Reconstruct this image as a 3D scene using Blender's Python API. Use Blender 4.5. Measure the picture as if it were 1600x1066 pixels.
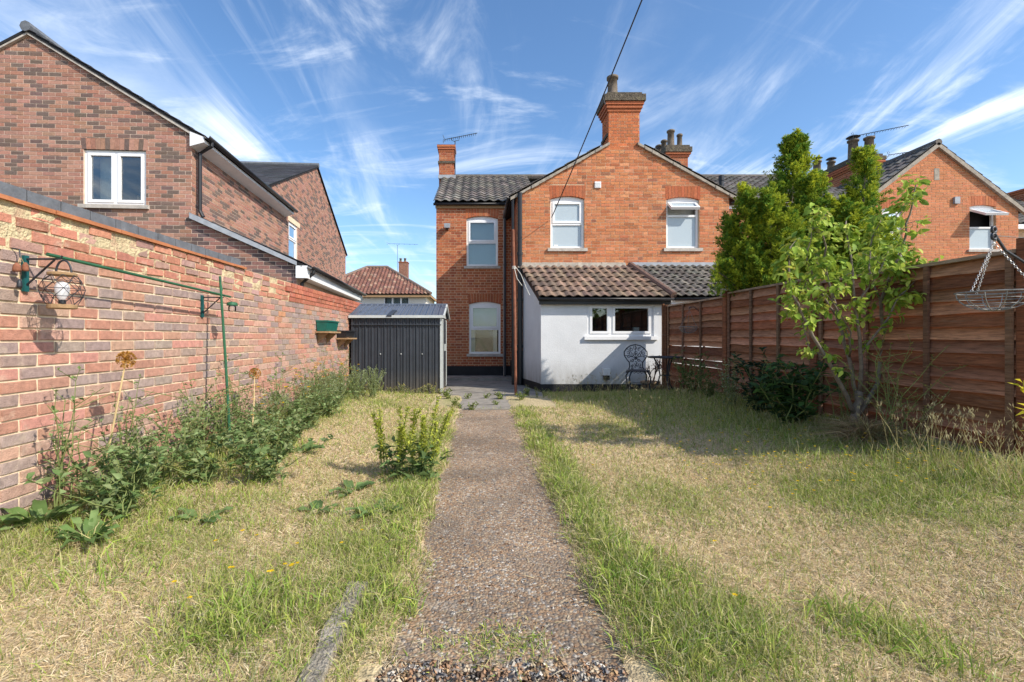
import bpy, math, random
import numpy as np
from mathutils import Vector, Matrix
random.seed(7); rng = np.random.default_rng(11)
S = bpy.context.scene
for o in list(bpy.data.objects): bpy.data.objects.remove(o)
COL = S.collection
R = math.radians
# ------------------------------------------------------------------ camera, sky, sun, exposure
F, CX, CY, H = 730.0, 748.0, 527.0, 1.15        # focal length and principal point measured in photo pixels, eye height
cd = bpy.data.cameras.new('camera'); cam = bpy.data.objects.new('camera', cd); COL.objects.link(cam)
cam.location = (0, 0, H); cam.rotation_euler = (R(90), 0, 0)
cd.sensor_width = 36; cd.lens = 36*F/1600; cd.shift_x = (800-CX)/1600; cd.shift_y = -(533-CY)/1600
cd.clip_start = .05; cd.clip_end = 2000
S.camera = cam
TO_SUN = Vector((1.05, -.66, 1.0)).normalized()
sd = bpy.data.lights.new('sun', 'SUN'); sun = bpy.data.objects.new('sun', sd); COL.objects.link(sun)
sd.energy = 3.5; sd.angle = R(.53); sd.color = (1, .93, .82)
sun.rotation_euler = TO_SUN.to_track_quat('Z', 'Y').to_euler(); sun.location = (8, -6, 9)
W = bpy.data.worlds.new('World'); S.world = W; W.use_nodes = True
nt = W.node_tree; nt.nodes.clear(); N = nt.nodes.new; L = nt.links.new
out = N('ShaderNodeOutputWorld'); bg = N('ShaderNodeBackground'); sky = N('ShaderNodeTexSky')
sky.sky_type = 'NISHITA'; sky.sun_disc = False
sky.sun_elevation = math.asin(TO_SUN.z); sky.sun_rotation = math.atan2(TO_SUN.x, TO_SUN.y)
sky.air_density = 1.0; sky.dust_density = .6; sky.ozone_density = 3.0
bg.inputs[1].default_value = .15
def math_node(nt, op, a, b=None):
    n = nt.nodes.new('ShaderNodeMath'); n.operation = op
    for i, v in enumerate((a, b)):
        if v is None: continue
        if isinstance(v, (int, float)): n.inputs[i].default_value = v
        else: nt.links.new(v, n.inputs[i])
    return n.outputs[0]
tc = N('ShaderNodeTexCoord'); sp = N('ShaderNodeSeparateXYZ'); L(tc.outputs['Generated'], sp.inputs[0])
zz = math_node(nt, 'ADD', math_node(nt, 'MAXIMUM', sp.outputs[2], 0.0), .12)
cb = N('ShaderNodeCombineXYZ')
L(math_node(nt, 'DIVIDE', sp.outputs[0], zz), cb.inputs[0]); L(math_node(nt, 'DIVIDE', sp.outputs[1], zz), cb.inputs[1])
def cloud_layer(rot, scale, ns, det, dist, lo, hi, loc=(0, 0, 0)):
    mp = N('ShaderNodeMapping'); mp.inputs['Rotation'].default_value = (0, 0, R(rot)); mp.inputs['Scale'].default_value = scale
    mp.inputs['Location'].default_value = loc
    L(cb.outputs[0], mp.inputs[0])
    nz = N('ShaderNodeTexNoise'); nz.inputs['Scale'].default_value = ns; nz.inputs['Detail'].default_value = det
    nz.inputs['Roughness'].default_value = .62; nz.inputs['Distortion'].default_value = dist
    L(mp.outputs[0], nz.inputs['Vector'])
    mr = N('ShaderNodeMapRange'); mr.interpolation_type = 'SMOOTHSTEP'
    mr.inputs['From Min'].default_value = lo; mr.inputs['From Max'].default_value = hi
    L(nz.outputs[0], mr.inputs[0]); return mr.outputs[0]
streak = cloud_layer(8, (1, .20, 1), 2.3, 10, 1.3, .44, .70, (.4, .2, 0))
mask = cloud_layer(10, (1, .6, 1), .8, 3, .6, .36, .58, (1.7, .3, 0))
wisp = cloud_layer(-28, (.45, 1.1, 1), 1.6, 10, 2.2, .50, .80, (3.1, 1.2, 0))
cl = math_node(nt, 'ADD', math_node(nt, 'MULTIPLY', streak, mask), math_node(nt, 'MULTIPLY', wisp, .6))
cl = math_node(nt, 'MULTIPLY', math_node(nt, 'MINIMUM', cl, 1.0), .9)
hs = N('ShaderNodeHueSaturation'); hs.inputs['Saturation'].default_value = 1.12; hs.inputs['Value'].default_value = .88
L(sky.outputs[0], hs.inputs['Color'])
mx = N('ShaderNodeMix'); mx.data_type = 'RGBA'; L(cl, mx.inputs[0]); L(hs.outputs[0], mx.inputs[6]); mx.inputs[7].default_value = (5.6, 5.9, 6.2, 1)
L(mx.outputs[2], bg.inputs[0]); L(bg.outputs[0], out.inputs[0])
S.view_settings.view_transform = 'Standard'; S.view_settings.look = 'None'; S.view_settings.gamma = 1
S.view_settings.exposure = 0.75; S.view_settings.use_curve_mapping = False
S.render.engine = 'CYCLES'

# ------------------------------------------------------------------ helpers
LOC = {}
def X(px, Y): return (px-CX)*Y/F
def Z(py, Y): return H+(CY-py)*Y/F
def P(px, py, Y): return Vector((X(px, Y), Y, Z(py, Y)))
def V(*a): return Vector(a)
def thing(name, label, cat, loc=(0, 0, 0), rotz=0, group=None):
    o = bpy.data.objects.new(name, None); COL.objects.link(o); o.location = loc; o.rotation_euler = (0, 0, rotz)
    o.empty_display_size = .1
    o['label'] = label; o['category'] = cat
    if group: o['group'] = group
    LOC[o] = Vector(loc) if not rotz else Vector((0, 0, 0))
    return o
def tag(o, label=None, cat=None, group=None, kind=None):
    for k, v in (('label', label), ('category', cat), ('group', group), ('kind', kind)):
        if v: o[k] = v
    return o
def link(name, me, parent=None, loc=None):
    o = bpy.data.objects.new(name, me); COL.objects.link(o)
    if parent is not None:
        o.parent = parent; LOC[o] = LOC[parent]
    if loc is not None: o.location = loc
    return o
def copy_tree(o, parent=None):
    c = o.copy(); COL.objects.link(c)
    if parent is not None: c.parent = parent
    LOC[c] = LOC.get(o, Vector())
    for ch in list(o.children): copy_tree(ch, c)
    return c
class MB:
    def __init__(s, col=None): s.v = []; s.f = []; s.c = []; s.col = col or (1, 1, 1)
    def add(s, vs, fs, col=None):
        k = len(s.v); s.v += [tuple(p) for p in vs]; s.f += [tuple(i+k for i in f) for f in fs]
        s.c += [col or s.col]*len(vs)
    def hexa(s, p, col=None):   # p: 8 points, bottom 4 then top 4
        s.add(p, [(3, 2, 1, 0), (4, 5, 6, 7), (0, 1, 5, 4), (1, 2, 6, 5), (2, 3, 7, 6), (3, 0, 4, 7)], col)
    def box(s, x0, x1, y0, y1, z0, z1, col=None):
        s.hexa([(x0, y0, z0), (x1, y0, z0), (x1, y1, z0), (x0, y1, z0), (x0, y0, z1), (x1, y0, z1), (x1, y1, z1), (x0, y1, z1)], col)
    def bar(s, a, b, w, h, col=None, up=(0, 0, 1)):
        a, b = Vector(a), Vector(b); d = (b-a).normalized(); u = Vector(up)
        if abs(d.dot(u)) > .98: u = Vector((0, 1, 0))
        r = d.cross(u).normalized()*w/2; u = r.cross(d).normalized()*h/2
        s.hexa([a-r-u, a+r-u, b+r-u, b-r-u, a-r+u, a+r+u, b+r+u, b-r+u], col)
    def fbox(s, fr, u0, u1, v0, v1, n0, n1, col=None):
        g = lambda u, v, n: fr[0]+fr[1]*u+Vector((0, 0, v))+fr[2]*n
        s.hexa([g(u0, v0, n0), g(u1, v0, n0), g(u1, v0, n1), g(u0, v0, n1), g(u0, v1, n0), g(u1, v1, n0), g(u1, v1, n1), g(u0, v1, n1)], col)
    def prism(s, pts, d, col=None):     # pts: 3D polygon, d: extrusion vector
        n = len(pts); d = Vector(d); q = [Vector(p) for p in pts]
        s.add(q+[p+d for p in q], [tuple(range(n)), tuple(range(2*n-1, n-1, -1))]+[(i, i+n, (i+1) % n+n, (i+1) % n) for i in range(n)], col)
    def tube(s, pts, r, n=6, col=None, cap=True, closed=False):
        pts = [Vector(p) for p in pts]; m = len(pts); rs = r if isinstance(r, (list, tuple)) else [r]*m
        vs = []; fs = []; pu = None
        for i, p in enumerate(pts):
            if closed: d = pts[(i+1) % m]-pts[i-1]
            else: d = pts[min(i+1, m-1)]-pts[max(i-1, 0)]
            d = d.normalized() if d.length > 1e-9 else Vector((0, 0, 1))
            if pu is None: pu = Vector((0, 0, 1)) if abs(d.z) < .9 else Vector((1, 0, 0))
            a = (pu-d*pu.dot(d))
            a = a.normalized() if a.length > 1e-6 else d.orthogonal().normalized()
            pu = a; b = d.cross(a)
            for k in range(n):
                t = 2*math.pi*k/n; vs.append(p+(a*math.cos(t)+b*math.sin(t))*rs[i])
        for i in range(m if closed else m-1):
            j = (i+1) % m
            for k in range(n): fs.append((i*n+k, i*n+(k+1) % n, j*n+(k+1) % n, j*n+k))
        if cap and not closed: fs += [tuple(range(n-1, -1, -1)), tuple(range((m-1)*n, m*n))]
        s.add(vs, fs, col)
    def lathe(s, c, prof, n=16, col=None):
        vs = []; fs = []; c = Vector(c)
        for r, z in prof:
            for k in range(n): t = 2*math.pi*k/n; vs.append(c+Vector((r*math.cos(t), r*math.sin(t), z)))
        for i in range(len(prof)-1):
            for k in range(n): fs.append((i*n+k, i*n+(k+1) % n, (i+1)*n+(k+1) % n, (i+1)*n+k))
        fs += [tuple(range(n-1, -1, -1)), tuple(range((len(prof)-1)*n, len(prof)*n))]
        s.add(vs, fs, col)
    def mesh(s, name, mat, ofs=(0, 0, 0), smooth=False):
        me = bpy.data.meshes.new(name); o = Vector(ofs)
        me.from_pydata([tuple(Vector(v)-o) for v in s.v], [], s.f)
        at = me.color_attributes.new('Col', 'FLOAT_COLOR', 'POINT')
        at.data.foreach_set('color', np.array([(c[0], c[1], c[2], 1) for c in s.c], dtype=np.float32).ravel())
        me.materials.append(mat)
        if smooth: me.polygons.foreach_set('use_smooth', [True]*len(me.polygons))
        me.update(); return me
    def build(s, name, mat, parent=None, smooth=False):
        ofs = LOC[parent] if parent is not None else (0, 0, 0)
        return link(name, s.mesh(name, mat, ofs, smooth), parent)
def tri_mesh(name, v, f, c, mat, ofs=(0, 0, 0)):
    me = bpy.data.meshes.new(name); nv, nf = len(v), len(f)
    me.vertices.add(nv); me.vertices.foreach_set('co', (v-np.array(ofs)).astype(np.float32).ravel())
    me.loops.add(nf*3); me.loops.foreach_set('vertex_index', f.astype(np.int32).ravel())
    me.polygons.add(nf); me.polygons.foreach_set('loop_start', np.arange(0, nf*3, 3, dtype=np.int32))
    me.update(calc_edges=True)
    at = me.color_attributes.new('Col', 'FLOAT_COLOR', 'POINT')
    at.data.foreach_set('color', np.concatenate([c, np.ones((nv, 1))], 1).astype(np.float32).ravel())
    me.materials.append(mat); me.validate(); return me
def nrm(a): return a/np.maximum(np.linalg.norm(a, axis=1, keepdims=True), 1e-9)
def leaf_arrays(p, d, ln, wd, c, tipc=None, fold=.25, droop=.15):
    p = np.asarray(p, float); d = nrm(np.asarray(d, float)); n = len(p)
    ln = np.broadcast_to(ln, n)[:, None]; wd = np.broadcast_to(wd, n)[:, None]
    up = nrm(np.array([0, 0, 1.0])+rng.normal(0, .45, (n, 3)))
    s = nrm(np.cross(d, up)); u = np.cross(s, d)
    mid = p+d*ln*.45
    v = np.stack([p, mid-s*wd/2+u*wd*fold, mid+s*wd/2+u*wd*fold, mid+u*wd*.02, p+d*ln-u*ln*droop], 1).reshape(-1, 3)
    k = np.arange(n)[:, None, None]*5
    f = (k+np.array([[0, 3, 1], [0, 2, 3], [1, 3, 4], [3, 2, 4]])[None]).reshape(-1, 3)
    c = np.broadcast_to(c, (n, 3)); t = c if tipc is None else np.broadcast_to(tipc, (n, 3))
    cc = np.stack([c, (c+t)/2, (c+t)/2, (c+t)/2, t], 1).reshape(-1, 3)
    return v, f, cc
def blade_arrays(p, d, ln, wd, c, tipc, bend):
    n = len(p); ln = ln[:, None]; wd = wd[:, None]; d = nrm(d)
    a = rng.uniform(0, 2*np.pi, n); s = np.stack([np.cos(a), np.sin(a), np.zeros(n)], 1)
    s = nrm(s-d*np.sum(s*d, 1, keepdims=True))
    b = np.stack([d[:, 0], d[:, 1], np.zeros(n)], 1)*bend[:, None]-np.array([0, 0, 1.0])*bend[:, None]*.5
    m = p+d*ln*.55; t = p+d*ln+b*ln
    v = np.stack([p-s*wd/2, p+s*wd/2, m-s*wd*.4, m+s*wd*.4, t], 1).reshape(-1, 3)
    k = np.arange(n)[:, None, None]*5
    f = (k+np.array([[0, 1, 3], [0, 3, 2], [2, 3, 4]])[None]).reshape(-1, 3)
    cc = np.stack([c, c, (c+tipc)/2, (c+tipc)/2, tipc], 1).reshape(-1, 3)
    return v, f, cc
def merge(parts):
    v, f, c, k = [], [], [], 0
    for a, b, d in parts: v.append(a); f.append(b+k); c.append(d); k += len(a)
    return np.concatenate(v), np.concatenate(f), np.concatenate(c)
# smooth 2D value noise for plant distribution
LAT = np.random.default_rng(3).random((256, 256))
def vnoise(x, y):
    xi = np.floor(x).astype(int); yi = np.floor(y).astype(int); fx = x-xi; fy = y-yi
    fx = fx*fx*(3-2*fx); fy = fy*fy*(3-2*fy); g = lambda i, j: LAT[i % 256, j % 256]
    return (g(xi, yi)*(1-fx)+g(xi+1, yi)*fx)*(1-fy)+(g(xi, yi+1)*(1-fx)+g(xi+1, yi+1)*fx)*fy
def fbm(x, y): return (vnoise(x, y)+.5*vnoise(2.1*x+7, 2.1*y+3)+.25*vnoise(4.3*x+1, 4.3*y+9))/1.75
def sst(a, b, x): t = np.clip((x-a)/(b-a), 0, 1); return t*t*(3-2*t)

# ------------------------------------------------------------------ materials
def mat(name, base=None, rough=.8, var=.25, ns=6, bump=.15, bs=40, spec=.25, metal=0, transl=0, stain=None, stain_ns=1.2, stain_r=(.55, .75), bdist=.01):
    m = bpy.data.materials.new(name); m.use_nodes = True; t = m.node_tree; n = t.nodes; l = t.links
    b = n['Principled BSDF']; tcn = n.new('ShaderNodeTexCoord'); ge = n.new('ShaderNodeNewGeometry')
    if base is None:
        a = n.new('ShaderNodeAttribute'); a.attribute_name = 'Col'; colr = a.outputs['Color']
    else:
        a = n.new('ShaderNodeRGB'); a.outputs[0].default_value = (*base, 1); colr = a.outputs[0]
    if var:
        z = n.new('ShaderNodeTexNoise'); z.inputs['Scale'].default_value = ns; z.inputs['Detail'].default_value = 6; z.inputs['Roughness'].default_value = .65
        l.new(ge.outputs['Position'], z.inputs['Vector'])
        r = n.new('ShaderNodeMapRange'); r.inputs[1].default_value = .3; r.inputs[2].default_value = .7
        r.inputs[3].default_value = 1-var; r.inputs[4].default_value = 1+var; l.new(z.outputs[0], r.inputs[0])
        x = n.new('ShaderNodeVectorMath'); x.operation = 'SCALE'; l.new(colr, x.inputs[0]); l.new(r.outputs[0], x.inputs['Scale']); colr = x.outputs[0]
    if stain:
        z = n.new('ShaderNodeTexNoise'); z.inputs['Scale'].default_value = stain_ns; z.inputs['Detail'].default_value = 8; z.inputs['Roughness'].default_value = .7
        l.new(ge.outputs['Position'], z.inputs['Vector'])
        r = n.new('ShaderNodeMapRange'); r.inputs[1].default_value = stain_r[0]; r.inputs[2].default_value = stain_r[1]; r.inputs[4].default_value = .75
        l.new(z.outputs[0], r.inputs[0])
        x = n.new('ShaderNodeMix'); x.data_type = 'RGBA'; l.new(r.outputs[0], x.inputs[0]); l.new(colr, x.inputs[6]); x.inputs[7].default_value = (*stain, 1); colr = x.outputs[2]
    l.new(colr, b.inputs['Base Color']); b.inputs['Roughness'].default_value = rough; b.inputs['Metallic'].default_value = metal
    b.inputs['Specular IOR Level'].default_value = spec
    if bump:
        z = n.new('ShaderNodeTexNoise'); z.inputs['Scale'].default_value = bs; z.inputs['Detail'].default_value = 5
        l.new(ge.outputs['Position'], z.inputs['Vector'])
        bp = n.new('ShaderNodeBump'); bp.inputs['Strength'].default_value = bump; bp.inputs['Distance'].default_value = bdist
        l.new(z.outputs[0], bp.inputs['Height']); l.new(bp.outputs[0], b.inputs['Normal'])
    if transl:
        tr = n.new('ShaderNodeBsdfTranslucent'); l.new(colr, tr.inputs[0]); mxs = n.new('ShaderNodeMixShader'); mxs.inputs[0].default_value = transl
        l.new(b.outputs[0], mxs.inputs[1]); l.new(tr.outputs[0], mxs.inputs[2]); l.new(mxs.outputs[0], n['Material Output'].inputs[0])
    return m
M = {}
M['brick'] = mat('brick', None, .92, .22, 22, .5, 120, stain=(.22, .12, .075), stain_ns=2.0, stain_r=(.52, .85))
M['newbrick'] = mat('new_brick', None, .92, .2, 30, .5, 120)
M['gwbrick'] = mat('garden_brick', None, .92, .24, 26, .7, 140, stain=(.60, .47, .35), stain_ns=9, stain_r=(.56, .78))
M['mortar'] = mat('mortar_cream', (.72, .58, .40), .95, .2, 12, .6, 90)
M['mortar_old'] = mat('mortar_old', (.60, .42, .27), .95, .25, 8, .5, 90)
M['mortar_new'] = mat('mortar_new', (.58, .45, .36), .95, .15, 8, .4, 90)
M['smear'] = mat('mortar_smear', (.56, .46, .28), .95, .3, 10, 1, 50, stain=(.42, .25, .17), stain_ns=9, stain_r=(.5, .62), bdist=.02)
M['bluebrick'] = mat('blue_brick', (.13, .14, .155), .6, .25, 14, .3, 90, stain=(.35, .34, .31), stain_ns=8, stain_r=(.6, .8))
M['tilered'] = mat('creasing_tile', (.40, .155, .07), .85, .25, 9, .3, 80)
M['upvc'] = mat('white_upvc', (.80, .80, .80), .35, .04, 4, 0, spec=.4)
M['fascia'] = mat('white_fascia', (.78, .79, .80), .4, .05, 4, 0)
M['stone'] = mat('stone_sill', (.46, .42, .37), .9, .25, 9, .4, 70, stain=(.2, .19, .17), stain_ns=6)
M['black'] = mat('black_plastic', (.018, .018, .02), .4, .2, 5, 0, spec=.45)
M['blackpaint'] = mat('black_bitumen', (.02, .02, .022), .7, .3, 5, .4, 40, stain=(.22, .21, .2), stain_ns=6, stain_r=(.66, .8))
M['iron'] = mat('black_iron', (.022, .026, .034), .5, .3, 20, .2, 100, spec=.5)
M['render'] = mat('white_render', (.66, .67, .68), .9, .06, 3, .5, 60, stain=(.40, .37, .32), stain_ns=2.6, stain_r=(.64, .86), bdist=.008)
def splash(m, z0, z1, col):
    t = m.node_tree; n = t.nodes; l = t.links; b = n['Principled BSDF']; src = b.inputs['Base Color'].links[0].from_socket
    ge = n.new('ShaderNodeNewGeometry'); sx = n.new('ShaderNodeSeparateXYZ'); l.new(ge.outputs['Position'], sx.inputs[0])
    mp = n.new('ShaderNodeMapping'); mp.inputs['Scale'].default_value = (1, 1, .25); l.new(ge.outputs['Position'], mp.inputs[0])
    z = n.new('ShaderNodeTexNoise'); z.inputs['Scale'].default_value = 9; z.inputs['Detail'].default_value = 8; l.new(mp.outputs[0], z.inputs['Vector'])
    h = n.new('ShaderNodeMapRange'); h.inputs[1].default_value = z0; h.inputs[2].default_value = z1; h.inputs[3].default_value = .9; h.inputs[4].default_value = 0; l.new(sx.outputs[2], h.inputs[0])
    f = math_node(t, 'MULTIPLY', math_node(t, 'MULTIPLY', h.outputs[0], z.outputs[0]), 1.1)
    x = n.new('ShaderNodeMix'); x.data_type = 'RGBA'; l.new(f, x.inputs[0]); l.new(src, x.inputs[6]); x.inputs[7].default_value = (*col, 1); l.new(x.outputs[2], b.inputs['Base Color'])
splash(M['render'], .15, .7, (.20, .17, .12))
M['tile_brown'] = mat('clay_pantile', None, .9, .3, 18, .5, 90, stain=(.13, .115, .095), stain_ns=11, stain_r=(.55, .72))
M['tile_grey'] = mat('grey_pantile', None, .85, .28, 10, .4, 70, stain=(.30, .28, .24), stain_ns=8, stain_r=(.6, .75))
M['slate'] = mat('slate', None, .7, .2, 8, .2, 50)
M['verge'] = mat('verge_mortar', (.33, .29, .24), .95, .3, 9, .6, 50, stain=(.16, .15, .13), stain_ns=5)
M['lead'] = mat('lead_flashing', (.34, .36, .39), .55, .2, 6, .2, 20)
M['shed'] = mat('shed_steel', (.034, .039, .048), .42, .18, 5, .05, 30, spec=.5)
M['shedroof'] = mat('shed_roof_steel', (.095, .11, .14), .38, .15, 6, .05, 30, spec=.6)
splash(M['shed'], .0, .5, (.14, .115, .08))
M['trim'] = mat('shed_trim', (.50, .52, .50), .45, .1, 6, 0, spec=.5)
M['wood'] = mat('fence_wood', None, .9, .0, 6, 0)
M['rust'] = mat('rusty_steel', (.24, .095, .055), .8, .4, 14, .4, 90, stain=(.09, .05, .04), stain_ns=9)
M['greenpaint'] = mat('green_paint', (.03, .11, .055), .5, .3, 14, .2, 60)
M['teal'] = mat('teal_paint', (.012, .085, .085), .5, .3, 14, .2, 60)
M['planter_green'] = mat('green_planter', (.01, .11, .085), .4, .2, 8, .1, 60, spec=.45)
M['timber'] = mat('weathered_timber', (.33, .21, .11), .85, .3, 20, .3, 60)
M['rope'] = mat('white_rope', (.7, .68, .62), .9, .1)
M['wire'] = mat('galvanised_wire', (.22, .22, .21), .5, .35, 30, 0, metal=.3)
M['chain'] = mat('bright_chain', (.62, .62, .60), .4, .2, 30, 0, metal=.3)
M['alu'] = mat('aerial_metal', (.055, .06, .065), .5, .2, 5, 0)
M['pot'] = mat('chimney_pot', (.16, .13, .10), .9, .35, 9, .4, 60, stain=(.07, .065, .06), stain_ns=5)
M['terracotta'] = mat('plant_pot', (.22, .155, .10), .9, .3, 10, .3, 60)
M['moss'] = mat('mossy_cap', (.11, .092, .07), .95, .5, 14, 1, 40, stain=(.30, .27, .15), stain_ns=9, bdist=.03)
M['leaf'] = mat('leaf', None, .6, .2, 9, 0, spec=.18, transl=.35)
M['grass'] = mat('grass_blade', None, .7, .0, 1, 0, spec=.2, transl=.3)
M['bark'] = mat('bark', (.20, .165, .13), .95, .35, 30, .6, 60)
M['stalk'] = mat('dry_stalk', (.50, .37, .19), .9, .2)
M['twig'] = mat('dead_twig', (.11, .06, .05), .9, .3, 20, 0)
M['greenstem'] = mat('green_stem', (.16, .19, .06), .8, .25)
M['soil'] = mat('lawn_soil', None, .98, .4, 30, .9, 60, bdist=.03)
M['concrete'] = mat('old_concrete', (.27, .245, .21), .95, .25, 5, .6, 60, stain=(.10, .09, .08), stain_ns=2.2, stain_r=(.5, .7))
M['kerb'] = mat('kerb_concrete', (.40, .355, .285), .95, .4, 45, 1, 90, stain=(.22, .185, .13), stain_ns=14, stain_r=(.45, .65), bdist=.02)
M['pebble'] = mat('pebble', None, .75, .2, 60, 0)
M['dark'] = mat('dark_room', (.02, .02, .022), .9, 0, bump=0)
M['blind'] = mat('pale_blind', (.62, .66, .68), .8, .06, 5, 0)
M['curtain'] = mat('white_curtain', (.68, .68, .67), .9, .1, 20, 0)
M['frost'] = mat('obscure_glass', (.42, .49, .53), .22, .12, 60, .35, 160, spec=.6, bdist=.004)
M['paper'] = mat('sticker', (.8, .8, .78), .7, 0, bump=0)
def path_material():
    m = bpy.data.materials.new('aggregate_concrete'); m.use_nodes = True; t = m.node_tree; n = t.nodes; l = t.links; b = n['Principled BSDF']
    ge = n.new('ShaderNodeNewGeometry'); vo = n.new('ShaderNodeTexVoronoi'); vo.inputs['Scale'].default_value = 75; l.new(ge.outputs['Position'], vo.inputs['Vector'])
    rp = n.new('ShaderNodeValToRGB'); rp.color_ramp.interpolation = 'CONSTANT'
    cs = [(0, (.27, .19, .125)), (.22, (.40, .26, .15)), (.42, (.20, .165, .135)), (.58, (.46, .35, .23)), (.75, (.34, .21, .12)), (.9, (.54, .47, .38))]
    e = rp.color_ramp.elements; e[0].position = 0; e[0].color = (*cs[0][1], 1); e[1].position = cs[1][0]; e[1].color = (*cs[1][1], 1)
    for p, c in cs[2:]: q = e.new(p); q.color = (*c, 1)
    sx = n.new('ShaderNodeSeparateColor'); l.new(vo.outputs['Color'], sx.inputs[0]); l.new(sx.outputs[0], rp.inputs[0])
    z = n.new('ShaderNodeTexNoise'); z.inputs['Scale'].default_value = 2.4; z.inputs['Detail'].default_value = 8; l.new(ge.outputs['Position'], z.inputs['Vector'])
    mr = n.new('ShaderNodeMapRange'); mr.inputs[1].default_value = .45; mr.inputs[2].default_value = .7; mr.inputs[4].default_value = .65; l.new(z.outputs[0], mr.inputs[0])
    mx = n.new('ShaderNodeMix'); mx.data_type = 'RGBA'; l.new(mr.outputs[0], mx.inputs[0]); l.new(rp.outputs[0], mx.inputs[6]); mx.inputs[7].default_value = (.235, .18, .13, 1)
    dk = n.new('ShaderNodeMapRange'); dk.inputs[1].default_value = .0; dk.inputs[2].default_value = .55; dk.inputs[3].default_value = 1; dk.inputs[4].default_value = .7; l.new(vo.outputs['Distance'], dk.inputs[0])
    sc = n.new('ShaderNodeVectorMath'); sc.operation = 'SCALE'; l.new(mx.outputs[2], sc.inputs[0]); l.new(dk.outputs[0], sc.inputs['Scale'])
    zp = n.new('ShaderNodeTexNoise'); zp.inputs['Scale'].default_value = 3.4; zp.inputs['Detail'].default_value = 9; zp.inputs['Roughness'].default_value = .7; l.new(ge.outputs['Position'], zp.inputs['Vector'])
    pm = n.new('ShaderNodeMapRange'); pm.inputs[1].default_value = .60; pm.inputs[2].default_value = .70; pm.inputs[4].default_value = .7; l.new(zp.outputs[0], pm.inputs[0])
    pmx = n.new('ShaderNodeMix'); pmx.data_type = 'RGBA'; l.new(pm.outputs[0], pmx.inputs[0]); l.new(sc.outputs[0], pmx.inputs[6]); pmx.inputs[7].default_value = (.42, .375, .31, 1)
    z3 = n.new('ShaderNodeTexNoise'); z3.inputs['Scale'].default_value = 1.1; z3.inputs['Detail'].default_value = 6; l.new(ge.outputs['Position'], z3.inputs['Vector'])
    m3 = n.new('ShaderNodeMapRange'); m3.inputs[1].default_value = .35; m3.inputs[2].default_value = .65; m3.inputs[3].default_value = .75; m3.inputs[4].default_value = 1.35; l.new(z3.outputs[0], m3.inputs[0])
    s3 = n.new('ShaderNodeVectorMath'); s3.operation = 'SCALE'; l.new(pmx.outputs[2], s3.inputs[0]); l.new(m3.outputs[0], s3.inputs['Scale'])
    l.new(s3.outputs[0], b.inputs['Base Color']); b.inputs['Roughness'].default_value = .9
    bp = n.new('ShaderNodeBump'); bp.inputs['Strength'].default_value = .9; bp.inputs['Distance'].default_value = .008; bp.invert = True
    l.new(vo.outputs['Distance'], bp.inputs['Height']); l.new(bp.outputs[0], b.inputs['Normal']); return m
M['path'] = path_material()
def wood_material(m, sx=(1.2, 1.2, 14)):
    t = m.node_tree; n = t.nodes; l = t.links; b = n['Principled BSDF']; ge = n.new('ShaderNodeNewGeometry')
    a = n.new('ShaderNodeAttribute'); a.attribute_name = 'Col'; oi = n.new('ShaderNodeObjectInfo')
    mp = n.new('ShaderNodeMapping'); mp.inputs['Scale'].default_value = sx; l.new(ge.outputs['Position'], mp.inputs[0])
    ad = n.new('ShaderNodeVectorMath'); l.new(mp.outputs[0], ad.inputs[0]); cbn = n.new('ShaderNodeCombineXYZ')
    l.new(math_node(t, 'MULTIPLY', oi.outputs['Random'], 40), cbn.inputs[0]); l.new(cbn.outputs[0], ad.inputs[1])
    z = n.new('ShaderNodeTexNoise'); z.inputs['Scale'].default_value = 5; z.inputs['Detail'].default_value = 8; z.inputs['Roughness'].default_value = .7; l.new(ad.outputs[0], z.inputs['Vector'])
    r = n.new('ShaderNodeMapRange'); r.inputs[1].default_value = .3; r.inputs[2].default_value = .7; r.inputs[3].default_value = .45; r.inputs[4].default_value = 1.5; l.new(z.outputs[0], r.inputs[0])
    r2 = math_node(t, 'MULTIPLY', r.outputs[0], math_node(t, 'ADD', math_node(t, 'MULTIPLY', oi.outputs['Random'], .6), .7))
    s = n.new('ShaderNodeVectorMath'); s.operation = 'SCALE'; l.new(a.outputs['Color'], s.inputs[0]); l.new(r2, s.inputs['Scale'])
    z2 = n.new('ShaderNodeTexNoise'); z2.inputs['Scale'].default_value = 1.6; z2.inputs['Detail'].default_value = 9; z2.inputs['Roughness'].default_value = .75; l.new(ad.outputs[0], z2.inputs['Vector'])
    r3 = n.new('ShaderNodeMapRange'); r3.inputs[1].default_value = .56; r3.inputs[2].default_value = .74; r3.inputs[4].default_value = .7; l.new(z2.outputs[0], r3.inputs[0])
    x = n.new('ShaderNodeMix'); x.data_type = 'RGBA'; l.new(r3.outputs[0], x.inputs[0]); l.new(s.outputs[0], x.inputs[6]); x.inputs[7].default_value = (.27, .19, .14, 1)
    l.new(x.outputs[2], b.inputs['Base Color']); b.inputs['Roughness'].default_value = .88; b.inputs['Specular IOR Level'].default_value = .2
    bp = n.new('ShaderNodeBump'); bp.inputs['Strength'].default_value = .5; bp.inputs['Distance'].default_value = .006; l.new(z.outputs[0], bp.inputs['Height']); l.new(bp.outputs[0], b.inputs['Normal'])
wood_material(M['wood'])
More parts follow.
